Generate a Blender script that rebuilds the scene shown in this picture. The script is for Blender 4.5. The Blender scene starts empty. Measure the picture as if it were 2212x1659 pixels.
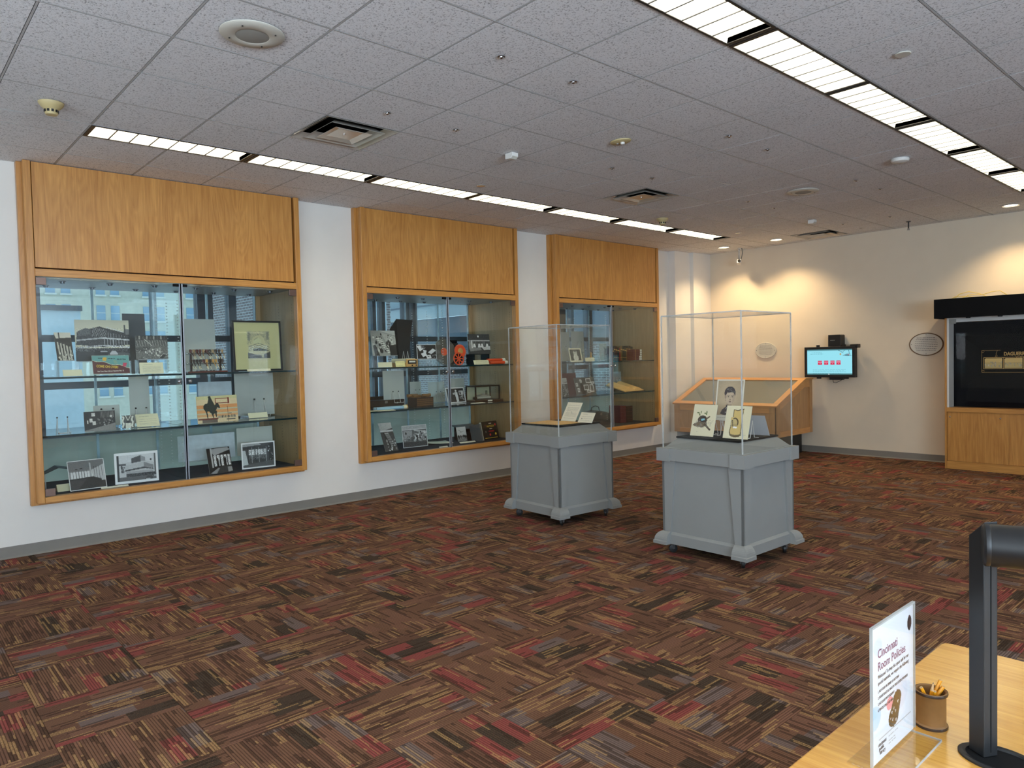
import bpy, math, random
import numpy as np
from mathutils import Vector, Matrix

# ------------------------------------------------------------------ camera, world, big lights, exposure
SC = bpy.context.scene
COL = SC.collection
R = math.radians
T = 0.6096                                   # ceiling tile module
H = 3.341                                    # ceiling height
BY = 9.303                                   # back wall
YAW, PITCH, ROLL, FPX = -0.8377, -0.0344, -0.0230, 1564.73
fw = Vector((math.sin(YAW)*math.cos(PITCH), math.cos(YAW)*math.cos(PITCH), math.sin(PITCH)))
rt = fw.cross(Vector((0, 0, 1))).normalized(); up = rt.cross(fw)
r2 = rt*math.cos(ROLL) + up*math.sin(ROLL); u2 = up*math.cos(ROLL) - rt*math.sin(ROLL)
CAMLOC = Vector((7.369, -1.924, 1.585))
cam = bpy.data.cameras.new('camera'); camo = bpy.data.objects.new('camera', cam); COL.objects.link(camo)
cam.sensor_fit = 'HORIZONTAL'; cam.sensor_width = 36.0; cam.lens = FPX/2212*36.0; cam.clip_end = 400; cam.clip_start = 0.05
m = Matrix((r2, u2, -fw)).transposed().to_4x4(); m.translation = CAMLOC
camo.matrix_world = m
SC.camera = camo
SC.view_settings.view_transform = 'Standard'; SC.view_settings.look = 'None'
SC.view_settings.gamma = 1.0; SC.view_settings.use_curve_mapping = False
SC.view_settings.exposure = -0.18
SC.cycles.max_bounces = 8; SC.cycles.diffuse_bounces = 4; SC.cycles.glossy_bounces = 4
SC.cycles.transparent_max_bounces = 40; SC.cycles.use_denoising = True
SC.cycles.caustics_reflective = False; SC.cycles.caustics_refractive = False

W = bpy.data.worlds.new('sky'); SC.world = W; W.use_nodes = True
bg = W.node_tree.nodes['Background']
bg.inputs[0].default_value = (0.60, 0.82, 1.0, 1); bg.inputs[1].default_value = 1.5

def area(name, loc, rot, sx, sy, power, col):
    l = bpy.data.lights.new(name, 'AREA'); l.shape = 'RECTANGLE'; l.size = sx; l.size_y = sy; l.energy = power; l.color = col
    o = bpy.data.objects.new(name, l); COL.objects.link(o); o.location = loc; o.rotation_euler = rot
    return o
# overcast daylight entering through the window band of the wall opposite the display cases
area('daylight_east', (12.44, -2.0, 1.85), (0, R(146), 0), 2.0, 5.4, 1250, (0.68, 0.83, 1.0))
# added fill lamp aimed up to brighten the ceiling, no such source known
area('ceiling_fill', (7.0, -5.12, 1.85), (R(140), 0, 0), 7.0, 1.8, 300, (0.88, 0.93, 1.0))
# overcast daylight on the street side
area('daylight_street', (-3.2, 3.5, 6.5), (0, R(-55), 0), 4.0, 14.0, 500, (0.66, 0.84, 1.0))
TROFFER_EMIT = 16.0
DOWNLIGHT_W = 105.0

# ------------------------------------------------------------------ node helpers / materials
def lin(c):
    return tuple(((x/12.92) if x <= 0.04045 else ((x+0.055)/1.055)**2.4) for x in c)
def rgb(r, g, b):
    return lin((r/255, g/255, b/255))

class NT:
    def __init__(s, name):
        s.m = bpy.data.materials.new(name); s.m.use_nodes = True
        s.t = s.m.node_tree; s.n = s.t.nodes; s.l = s.t.links
        s.bsdf = s.n['Principled BSDF']; s.out = s.n['Material Output']
    def new(s, k, **kw):
        a = s.n.new(k)
        for q, v in kw.items(): setattr(a, q, v)
        return a
    def link(s, a, b): s.l.new(a, b)
    def put(s, sock, v):
        if hasattr(v, 'is_output') or isinstance(v, bpy.types.NodeSocket): s.l.new(v, sock)
        elif isinstance(v, (tuple, list)) and sock.type == 'RGBA' and len(v) == 3: sock.default_value = (*v, 1)
        else: sock.default_value = v
    def math(s, op, a, b=None, c=None):
        k = s.new('ShaderNodeMath', operation=op)
        s.put(k.inputs[0], a)
        if b is not None: s.put(k.inputs[1], b)
        if c is not None: s.put(k.inputs[2], c)
        return k.outputs[0]
    def comb(s, x, y, z):
        k = s.new('ShaderNodeCombineXYZ')
        for i, v in enumerate((x, y, z)): s.put(k.inputs[i], v)
        return k.outputs[0]
    def white(s, x, y, z):
        k = s.new('ShaderNodeTexWhiteNoise', noise_dimensions='3D'); s.link(s.comb(x, y, z), k.inputs['Vector']); return k.outputs['Value']
    def noise(s, vec, scale, detail=3, rough=0.55, dist=0.0):
        k = s.new('ShaderNodeTexNoise'); k.inputs['Scale'].default_value = scale; k.inputs['Detail'].default_value = detail
        k.inputs['Roughness'].default_value = rough; k.inputs['Distortion'].default_value = dist
        if vec is not None: s.link(vec, k.inputs['Vector'])
        return k.outputs['Fac']
    def ramp(s, fac, stops, interp='LINEAR'):
        k = s.new('ShaderNodeValToRGB'); k.color_ramp.interpolation = interp
        e = k.color_ramp.elements
        while len(e) < len(stops): e.new(0.5)
        for i, (p, c) in enumerate(stops):
            e[i].position = p; e[i].color = (*c, 1)
        s.link(fac, k.inputs[0]); return k.outputs[0]
    def mix(s, f, a, b, mode='MIX'):
        k = s.new('ShaderNodeMix', data_type='RGBA', blend_type=mode)
        s.put(k.inputs[0], f); s.put(k.inputs[6], a); s.put(k.inputs[7], b); return k.outputs[2]
    def bump(s, h, strength=0.3, dist=0.01):
        k = s.new('ShaderNodeBump'); k.inputs['Strength'].default_value = strength; k.inputs['Distance'].default_value = dist
        s.link(h, k.inputs['Height']); s.link(k.outputs[0], s.bsdf.inputs['Normal'])
    def coord(s, kind='Object', scale=(1, 1, 1)):
        k = s.new('ShaderNodeTexCoord'); mp = s.new('ShaderNodeMapping'); mp.inputs['Scale'].default_value = scale
        s.link(k.outputs[kind], mp.inputs['Vector']); return mp.outputs[0]
    def set(s, **kw):
        for q, v in kw.items(): s.put(s.bsdf.inputs[q.replace('_', ' ')], v)

def plain(name, col, rough=0.5, metal=0.0, var=0.06, scale=6, bump=0.0, bscale=200, spec=None):
    t = NT(name)
    v = t.coord('Object')
    n = t.noise(v, scale, 3)
    a = tuple(max(0, c*(1-var)) for c in col); b = tuple(min(1, c*(1+var)) for c in col)
    t.set(Base_Color=t.ramp(n, [(0.3, a), (0.7, b)]), Roughness=rough, Metallic=metal)
    if spec is not None: t.bsdf.inputs['Specular IOR Level'].default_value = spec
    if bump: t.bump(t.noise(v, bscale, 2), bump, 0.002)
    return t.m

def wood(name, c_dark, c_light, axis='z', rough=0.38, fine=1.0, coat=0.15):
    t = NT(name)
    sc = {'x': (1.0, 26, 26), 'y': (26, 1.0, 26), 'z': (26, 26, 1.0)}[axis]
    sc2 = {'x': (0.35, 3.2, 3.2), 'y': (3.2, 0.35, 3.2), 'z': (3.2, 3.2, 0.35)}[axis]
    v = t.coord('Object', sc); v2 = t.coord('Object', sc2)
    n1 = t.noise(v, 2.6*fine, 6, 0.7, 0.2)
    n2 = t.noise(v2, 1.5, 3, 0.5, 1.2)
    lines = t.math('ABSOLUTE', t.math('SUBTRACT', t.math('FRACT', t.math('MULTIPLY', n2, 9.0)), 0.5))
    f = t.math('ADD', t.math('MULTIPLY', n1, 0.62), t.math('ADD', t.math('MULTIPLY', n2, 0.22), t.math('MULTIPLY', lines, 0.22)))
    col = t.ramp(f, [(0.28, c_dark), (0.72, c_light)])
    t.set(Base_Color=col, Roughness=rough); t.bsdf.inputs['Coat Weight'].default_value = coat; t.bsdf.inputs['Coat Roughness'].default_value = 0.2
    t.bump(n1, 0.12, 0.002)
    return t.m

def glass(name, tint=(0.97, 0.99, 0.985), refl=0.75, base=0.04):
    t = NT(name)
    lw = t.new('ShaderNodeLayerWeight'); lw.inputs['Blend'].default_value = 0.5
    f = t.math('ADD', t.math('MULTIPLY', t.math('POWER', lw.outputs['Facing'], 5.0), 0.9*refl), base*refl)
    tr = t.new('ShaderNodeBsdfTransparent'); tr.inputs[0].default_value = (*tint, 1)
    gl = t.new('ShaderNodeBsdfGlossy'); gl.inputs['Roughness'].default_value = 0.0; gl.inputs[0].default_value = (1, 1, 1, 1)
    mx = t.new('ShaderNodeMixShader'); t.link(f, mx.inputs[0]); t.link(tr.outputs[0], mx.inputs[1]); t.link(gl.outputs[0], mx.inputs[2])
    t.link(mx.outputs[0], t.out.inputs[0])
    return t.m

def glass_edge(name, col, alpha=0.75, rough=0.15):
    t = NT(name); t.set(Base_Color=col, Roughness=rough); t.bsdf.inputs['Alpha'].default_value = alpha
    n = t.noise(t.coord('Object'), 9, 2); t.set(Base_Color=t.ramp(n, [(0.35, tuple(c*0.75 for c in col)), (0.65, col)]))
    return t.m

def emit(name, col, strength):
    t = NT(name); e = t.new('ShaderNodeEmission'); n = t.noise(t.coord('Object'), 3, 1)
    t.link(t.ramp(n, [(0.3, tuple(c*0.92 for c in col)), (0.7, col)]), e.inputs[0]); e.inputs[1].default_value = strength
    t.link(e.outputs[0], t.out.inputs[0]); return t.m

def mat_print():
    t = NT('printed_paper'); a = t.new('ShaderNodeAttribute'); a.attribute_name = 'col'
    t.set(Base_Color=a.outputs['Color'], Roughness=0.45); return t.m
def mat_screen():
    t = NT('lit_screen'); a = t.new('ShaderNodeAttribute'); a.attribute_name = 'col'
    e = t.new('ShaderNodeEmission'); t.link(a.outputs['Color'], e.inputs[0]); e.inputs[1].default_value = 1.05
    t.link(e.outputs[0], t.out.inputs[0]); return t.m

def mat_carpet():
    t = NT('striped_carpet_tile')
    g = t.new('ShaderNodeNewGeometry'); sp = t.new('ShaderNodeSeparateXYZ'); t.link(g.outputs['Position'], sp.inputs[0])
    sx = t.math('DIVIDE', t.math('SUBTRACT', sp.outputs[0], 4.35), 0.503); sy = t.math('DIVIDE', t.math('SUBTRACT', sp.outputs[1], 0.137), 0.503)
    ix = t.math('FLOOR', sx); iy = t.math('FLOOR', sy); fx = t.math('FRACT', sx); fy = t.math('FRACT', sy)
    par = t.math('FLOORED_MODULO', t.math('ADD', ix, iy), 2.0)
    inv = t.math('SUBTRACT', 1.0, par)
    u = t.math('ADD', t.math('MULTIPLY', fy, inv), t.math('MULTIPLY', fx, par))
    v = t.math('ADD', t.math('MULTIPLY', fx, inv), t.math('MULTIPLY', fy, par))
    tile = t.math('ADD', t.math('MULTIPLY', ix, 13.17), t.math('MULTIPLY', iy, 7.31))
    # wide colour blocks
    r0 = t.white(tile, 3.3, 1.0)
    row = t.math('FLOOR', t.math('ADD', t.math('MULTIPLY', u, 6.0), r0))
    o1 = t.white(tile, row, 2.0)
    b = t.math('FLOOR', t.math('ADD', t.math('MULTIPLY', v, 2.2), t.math('MULTIPLY', o1, 3.0)))
    k = t.white(t.math('ADD', tile, 0.5), row, t.math('ADD', b, 10.0))
    base = t.ramp(k, [(0.0, rgb(108, 77, 60)), (0.36, rgb(116, 82, 66)), (0.54, rgb(132, 66, 62)), (0.66, rgb(98, 69, 55)), (0.80, rgb(64, 53, 44)), (0.89, rgb(108, 92, 87))], 'CONSTANT')
    # thin yarn lines
    rows = 42.0
    r4 = t.math('FLOOR', t.math('MULTIPLY', u, rows))
    o2 = t.white(tile, r4, 5.0)
    b2 = t.math('FLOOR', t.math('ADD', t.math('MULTIPLY', v, 3.8), t.math('MULTIPLY', o2, 5.0)))
    # thin lines come in clusters
    cl = t.white(tile, t.math('FLOOR', t.math('MULTIPLY', u, 9.0)), t.math('ADD', t.math('FLOOR', t.math('ADD', t.math('MULTIPLY', v, 2.6), o1)), 40.0))
    k2 = t.white(t.math('ADD', tile, 0.25), r4, t.math('ADD', b2, 20.0))
    tan = t.math('MULTIPLY', t.math('GREATER_THAN', k2, 0.66), t.math('GREATER_THAN', cl, 0.50))
    dark = t.math('LESS_THAN', k2, 0.22)
    fleck = t.noise(g.outputs['Position'], 260, 2)
    tanf = t.math('MULTIPLY', tan, t.math('MULTIPLY', t.math('GREATER_THAN', fleck, 0.46), 0.62))
    c = t.mix(t.math('MULTIPLY', dark, 0.6), base, rgb(40, 28, 21))
    c = t.mix(tanf, c, rgb(176, 140, 92))
    sp2 = t.noise(g.outputs['Position'], 420, 2)
    c = t.mix(t.math('MULTIPLY', t.math('GREATER_THAN', sp2, 0.60), 0.35), c, rgb(160, 120, 84))
    rib = t.math('ABSOLUTE', t.math('SUBTRACT', t.math('FRACT', t.math('MULTIPLY', u, rows)), 0.5))     # 0 mid .. .5 groove
    ribh = t.math('SUBTRACT', 1.0, t.math('POWER', t.math('MULTIPLY', rib, 2.0), 3.0))
    t.set(Base_Color=t.mix(t.math('MULTIPLY', t.math('GREATER_THAN', rib, 0.36), 0.5), c, rgb(36, 25, 19)), Roughness=0.95)  # shadow between the ribs darkened into the groove colour
    t.bsdf.inputs['Specular IOR Level'].default_value = 0.1
    hgt = t.math('ADD', ribh, t.math('MULTIPLY', fleck, 0.8))
    t.bump(hgt, 0.6, 0.004)
    return t.m

def mat_ceiling_tile():
    t = NT('fissured_ceiling_tile'); g = t.new('ShaderNodeNewGeometry')
    n = t.noise(g.outputs['Position'], 95, 4, 0.7); n2 = t.noise(g.outputs['Position'], 1.1, 2)
    pits = t.ramp(n, [(0.33, rgb(120, 120, 122)), (0.47, rgb(234, 235, 237))])
    t.set(Base_Color=t.mix(0.12, pits, t.ramp(n2, [(0.35, rgb(196, 194, 192)), (0.65, rgb(238, 238, 240))])), Roughness=0.95)
    t.bsdf.inputs['Specular IOR Level'].default_value = 0.1
    t.bump(n, 0.55, 0.004); return t.m

OAK_D, OAK_L = rgb(166, 108, 48), rgb(216, 158, 84)
M = {}
M['wall'] = plain('painted_wall', rgb(226, 221, 213), 0.85, var=0.02, scale=3, bump=0.05, bscale=350)
M['wallwarm'] = plain('warm_lit_wall', rgb(222, 207, 184), 0.85, var=0.02, scale=3, bump=0.05, bscale=350)  # same wall paint, with the warm lamp tint put into the colour
M['tile'] = mat_ceiling_tile()
M['grid'] = plain('ceiling_grid_bar', rgb(176, 175, 174), 0.5, var=0.03)
M['plenum'] = plain('ceiling_plenum', rgb(60, 58, 56), 0.9)
M['carpet'] = mat_carpet()
M['slab'] = plain('carpet_underlay', rgb(42, 30, 24), 0.95)
M['base'] = plain('rubber_cove_base', rgb(126, 121, 113), 0.6, var=0.04)
M['oak_z'] = wood('oak_vertical_grain', OAK_D, OAK_L, 'z')
M['oak_y'] = wood('oak_lengthwise_grain', OAK_D, OAK_L, 'y')
M['oak_x'] = wood('oak_crosswise_grain', OAK_D, OAK_L, 'x')
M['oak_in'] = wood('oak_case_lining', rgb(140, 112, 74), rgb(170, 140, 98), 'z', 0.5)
M['oak_top'] = wood('oak_desk_top', rgb(190, 126, 42), rgb(240, 184, 88), 'x', 0.24, 1.2, 0.8)
M['oak_pale'] = wood('pale_oak_panel', rgb(160, 116, 72), rgb(200, 156, 104), 'z')
M['oak_pale_x'] = wood('pale_oak_rail', rgb(190, 130, 70), rgb(222, 166, 100), 'x')
M['oak_pale_y'] = wood('pale_oak_side_rail', rgb(190, 130, 70), rgb(222, 166, 100), 'y')
M['lining_top'] = plain('case_top_lining', rgb(140, 136, 126), 0.4)
M['deck'] = plain('navy_deck_fabric', rgb(26, 32, 46), 0.9, bump=0.2)
M['deckblack'] = plain('black_deck_fabric', rgb(22, 22, 24), 0.9, bump=0.2)
M['glass'] = glass('clear_glass')
M['shelfglass'] = glass('shelf_glass', (0.93, 0.98, 0.97), 1.0)
M['museumglass'] = glass('low_reflection_glass', (0.97, 0.97, 0.97), 0.25)
M['acrylic'] = glass('clear_acrylic', (0.97, 0.97, 0.96), 0.75)
M['winglass'] = glass('window_glass', (0.92, 0.97, 0.98), 1.0)
M['shelfedge'] = plain('shelf_edge_dark_teal', rgb(18, 44, 48), 0.1)
M['acryledge'] = glass_edge('polished_acrylic_edge', rgb(205, 208, 206), 0.62)
M['backstreak'] = glass_edge('reflection_streak_edge', rgb(190, 220, 235), 0.8)
M['chrome'] = plain('brushed_chrome', rgb(190, 192, 196), 0.22, 1.0, var=0.05)
M['seal'] = plain('bright_door_edge', rgb(168, 176, 186), 0.3, 0.3, var=0.05)
M['chromed'] = plain('dark_chrome', rgb(90, 94, 100), 0.3, 1.0, var=0.05)
M['hinge'] = plain('bronze_hinge', rgb(120, 96, 86), 0.4, 0.6)
M['black'] = plain('satin_black', rgb(18, 18, 19), 0.45, var=0.1)
M['blackmat'] = plain('matte_black', rgb(13, 13, 14), 0.85, var=0.1, spec=0.2)
M['navyblack'] = plain('black_velvet_panel', rgb(12, 13, 18), 0.95, var=0.1, spec=0.1)
M['greyp'] = plain('grey_painted_wood', rgb(136, 137, 135), 0.5, var=0.02, bump=0.03)
M['white'] = plain('white_plastic', rgb(222, 220, 214), 0.5, var=0.02)
M['offwhite'] = plain('offwhite_enamel', rgb(196, 192, 180), 0.5, var=0.02)
M['cream'] = plain('aged_cream_plastic', rgb(190, 172, 124), 0.5, var=0.05)
M['greymesh'] = plain('grey_speaker_mesh', rgb(150, 148, 140), 0.7, bump=0.5, bscale=700)
M['metal'] = plain('painted_grille_metal', rgb(205, 197, 184), 0.22, 0.35, var=0.05)
M['reflector'] = plain('white_reflector', rgb(235, 233, 222), 0.35, var=0.02)
M['lamp'] = emit('fluorescent_lamp', (1.0, 0.92, 0.72), TROFFER_EMIT)
M['bulb'] = emit('warm_bulb', (1.0, 0.86, 0.62), 14.0)
M['paper'] = plain('white_paper', rgb(226, 222, 206), 0.7, var=0.02)
M['creamcard'] = plain('cream_card', rgb(222, 214, 180), 0.7, var=0.03)
M['greyboard'] = plain('pale_grey_board', rgb(186, 190, 182), 0.7, var=0.03)
M['darkboard'] = plain('dark_grey_board', rgb(96, 98, 98), 0.7, var=0.05)
M['wrinkle'] = plain('wrinkled_tissue', rgb(190, 200, 206), 0.7, var=0.10, scale=14, bump=0.5, bscale=12)
M['wire'] = plain('white_coated_wire', rgb(212, 210, 204), 0.4, var=0.03)
M['print'] = mat_print(); M['screen'] = mat_screen()
M['orange'] = plain('orange_plastic', rgb(226, 84, 44), 0.35, var=0.04)
M['filmgrey'] = plain('grey_film_can', rgb(96, 98, 94), 0.35, 0.4, var=0.06)
M['kraft'] = plain('kraft_card', rgb(196, 150, 84), 0.7, var=0.08)
M['brownpaper'] = plain('aged_brown_paper', rgb(214, 172, 108), 0.75, var=0.08, scale=14)
M['brick'] = plain('weathered_brick', rgb(124, 112, 112), 0.9, var=0.18, scale=1.5)
M['mortar'] = plain('pale_mortar', rgb(170, 172, 172), 0.9)
M['stone'] = plain('pale_limestone', rgb(196, 194, 178), 0.9, var=0.08, scale=2)
M['sill'] = plain('light_stone_sill', rgb(214, 214, 206), 0.9)
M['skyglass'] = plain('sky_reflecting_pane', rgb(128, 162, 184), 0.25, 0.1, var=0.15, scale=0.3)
M['steel'] = plain('slate_blue_mullion', rgb(58, 68, 80), 0.45, 0.3)
M['concrete'] = plain('pale_concrete', rgb(176, 190, 198), 0.85)
M['concreted'] = plain('grey_concrete', rgb(104, 118, 132), 0.85)
M['spandrel'] = plain('greenish_spandrel_panel', rgb(168, 176, 164), 0.7)
M['leather'] = plain('cup_brown_leather', rgb(128, 90, 48), 0.5, var=0.15, scale=18)
M['pencil'] = plain('yellow_pencil_paint', rgb(232, 156, 30), 0.35)
M['lead'] = plain('graphite', rgb(50, 48, 46), 0.5)
M['wood_raw'] = plain('bare_wood', rgb(206, 168, 120), 0.7)
M['redbook'] = plain('dark_red_cloth', rgb(92, 30, 30), 0.6, var=0.08)
M['darkwood'] = wood('dark_stained_wood', rgb(40, 26, 18), rgb(70, 46, 30), 'y', 0.35)
M['darkwood_z'] = wood('dark_stained_post', rgb(36, 24, 18), rgb(62, 42, 30), 'z', 0.35)
M['mahog'] = wood('mahogany_base', rgb(70, 26, 22), rgb(104, 44, 34), 'y', 0.35)
M['purple'] = plain('plum_lettering', rgb(126, 70, 110), 0.6)
M['ink'] = plain('dark_grey_ink', rgb(70, 70, 78), 0.6)
M['gold'] = plain('gold_leaf', rgb(196, 160, 96), 0.45, 0.3)
M['yellowink'] = plain('yellow_ink', rgb(222, 190, 60), 0.6)
M['redink'] = plain('red_ink', rgb(196, 40, 48), 0.6)
M['whiteink'] = plain('white_ink', rgb(232, 226, 212), 0.6)
M['blackink'] = plain('black_ink', rgb(20, 40, 48), 0.6)
M['rubber'] = plain('black_rubber_wheel', rgb(24, 24, 24), 0.5)
M['wheelgrey'] = plain('grey_wheel_hub', rgb(90, 90, 90), 0.5)
M['silverplate'] = plain('silver_plaque_face', rgb(206, 202, 190), 0.4, 0.0, var=0.03)
M['brownrim'] = plain('bronze_plaque_rim', rgb(110, 84, 58), 0.4, 0.4)
M['yellowwire'] = plain('yellow_cable', rgb(224, 196, 96), 0.5)
M['ltblue'] = plain('pale_blue_tube', rgb(150, 186, 206), 0.4)
M['holedark'] = plain('shelf_pin_hole', rgb(40, 34, 26), 0.8)
M['holewhite'] = plain('shelf_pin_sleeve', rgb(200, 206, 204), 0.4)

# ------------------------------------------------------------------ mesh builder
class MB:
    def __init__(s): s.v = []; s.f = []; s.m = []; s.sm = []
    def add(s, vs, fs, m=0, smooth=False):
        b = len(s.v); s.v += [tuple(p) for p in vs]
        for f in fs: s.f.append(tuple(b+i for i in f)); s.m.append(m); s.sm.append(smooth)
        return s
    def box(s, x0, x1, y0, y1, z0, z1, m=0):
        vs = [(x0, y0, z0), (x1, y0, z0), (x1, y1, z0), (x0, y1, z0), (x0, y0, z1), (x1, y0, z1), (x1, y1, z1), (x0, y1, z1)]
        return s.add(vs, [(0, 3, 2, 1), (4, 5, 6, 7), (0, 1, 5, 4), (1, 2, 6, 5), (2, 3, 7, 6), (3, 0, 4, 7)], m)
    def frustum(s, b, z0, t, z1, m=0):          # rectangles (x0,x1,y0,y1)
        vs = [(b[0], b[2], z0), (b[1], b[2], z0), (b[1], b[3], z0), (b[0], b[3], z0), (t[0], t[2], z1), (t[1], t[2], z1), (t[1], t[3], z1), (t[0], t[3], z1)]
        return s.add(vs, [(0, 3, 2, 1), (4, 5, 6, 7), (0, 1, 5, 4), (1, 2, 6, 5), (2, 3, 7, 6), (3, 0, 4, 7)], m)
    def prism(s, poly, axis, a0, a1, m=0, smooth=False):
        def P(p, a): return (a, p[0], p[1]) if axis == 'x' else ((p[0], a, p[1]) if axis == 'y' else (p[0], p[1], a))
        n = len(poly); vs = [P(p, a0) for p in poly] + [P(p, a1) for p in poly]
        fs = [tuple(range(n)), tuple(range(2*n-1, n-1, -1))]
        s.add(vs, fs, m); b = len(s.v)-2*n
        for i in range(n):
            j = (i+1) % n; s.f.append((b+i, b+n+i, b+n+j, b+j)); s.m.append(m); s.sm.append(smooth)
        return s
    def lathe(s, prof, c=(0, 0, 0), n=24, axis='z', m=0, smooth=True, ell=1.0, cap=True):
        vs = []; fs = []
        for (r, h) in prof:
            for i in range(n):
                a = 2*math.pi*i/n; p = (r*math.cos(a), r*math.sin(a)*ell, h)
                if axis == 'x': p = (p[2], p[0], p[1])
                elif axis == 'y': p = (p[0], p[2], p[1])
                vs.append((p[0]+c[0], p[1]+c[1], p[2]+c[2]))
        k = len(prof)
        for j in range(k-1):
            for i in range(n): fs.append((j*n+i, j*n+(i+1) % n, (j+1)*n+(i+1) % n, (j+1)*n+i))
        s.add(vs, fs, m, smooth)
        b = len(s.v)-k*n
        if not cap: return s
        if prof[0][0] > 1e-6: s.f.append(tuple(b+i for i in range(n-1, -1, -1))); s.m.append(m); s.sm.append(False)
        if prof[-1][0] > 1e-6: s.f.append(tuple(b+(k-1)*n+i for i in range(n))); s.m.append(m); s.sm.append(False)
        return s
    def cyl(s, c, r, h, axis='z', n=20, m=0): return s.lathe([(r, 0), (r, h)], c, n, axis, m)
    def tube(s, pts, r, n=6, m=0):
        pts = [Vector(p) for p in pts]; vs = []; k = len(pts); prev = None
        for i, p in enumerate(pts):
            d = (pts[min(i+1, k-1)]-pts[max(i-1, 0)]).normalized()
            a = d.cross(Vector((0, 0, 1)))
            if a.length < 1e-3: a = d.cross(Vector((0, 1, 0)))
            a.normalize()
            if prev is not None and a.dot(prev) < 0: a = -a
            prev = a; b = d.cross(a)
            for j in range(n):
                t = 2*math.pi*j/n; vs.append(p+a*(r*math.cos(t))+b*(r*math.sin(t)))
        fs = [(i*n+j, i*n+(j+1) % n, (i+1)*n+(j+1) % n, (i+1)*n+j) for i in range(k-1) for j in range(n)]
        fs += [tuple(range(n-1, -1, -1)), tuple((k-1)*n+j for j in range(n))]
        return s.add(vs, fs, m, True)
    def mesh(s, name, mats):
        me = bpy.data.meshes.new(name); me.from_pydata(s.v, [], s.f); me.update()
        for q in (mats if isinstance(mats, (list, tuple)) else [mats]): me.materials.append(M[q] if isinstance(q, str) else q)
        me.polygons.foreach_set('material_index', s.m); me.polygons.foreach_set('use_smooth', s.sm)
        if any(s.sm): me.set_sharp_from_angle(angle=R(38))
        return me
    def build(s, name, mats, parent=None, loc=None, rot=None, bevel=0.0):
        o = bpy.data.objects.new(name, s.mesh(name, mats)); COL.objects.link(o)
        if parent: o.parent = parent
        if loc: o.location = loc
        if rot: o.rotation_euler = rot
        if bevel:
            b = o.modifiers.new('edge', 'BEVEL'); b.width = bevel; b.segments = 2; b.limit_method = 'ANGLE'; b.angle_limit = R(40)
        return o

def empty(name, loc=(0, 0, 0), rz=0.0):
    o = bpy.data.objects.new(name, None); COL.objects.link(o); o.location = loc; o.rotation_euler = (0, 0, rz); o.empty_display_size = 0.05
    return o
def tag(o, label, cat, group=None):
    o['label'] = label; o['category'] = cat
    if group: o['group'] = group
    return o
def struct(o): o['kind'] = 'structure'; return o
def stuff(o): o['kind'] = 'stuff'; return o
def copy_tree(o, parent=None):
    c = o.copy(); COL.objects.link(c); c.parent = parent
    for ch in o.children: copy_tree(ch, c)
    return c
def B(name, x0, x1, y0, y1, z0, z1, mat, parent=None, bevel=0.0):
    return MB().box(x0, x1, y0, y1, z0, z1).build(name, mat, parent, bevel=bevel)

_dg = None
def text(body, size, mat, parent, loc, rot, name='lettering', align='LEFT', extrude=0.0005, space=1.0, bold=0.0, sx=1.0):
    cu = bpy.data.curves.new(name, 'FONT'); cu.body = body; cu.size = size; cu.align_x = align; cu.extrude = extrude; cu.space_character = space
    cu.offset = bold; cu.resolution_u = 3
    to = bpy.data.objects.new('tmp_text', cu); COL.objects.link(to)
    dg = bpy.context.evaluated_depsgraph_get(); dg.update()
    me = bpy.data.meshes.new_from_object(to.evaluated_get(dg)); bpy.data.objects.remove(to); bpy.data.curves.remove(cu)
    me.materials.clear(); me.materials.append(M[mat])
    if sx != 1.0: me.transform(Matrix.Diagonal((sx, 1, 1, 1)))
    o = bpy.data.objects.new(name, me); COL.objects.link(o); o.parent = parent; o.location = loc; o.rotation_euler = rot
    return o

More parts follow.
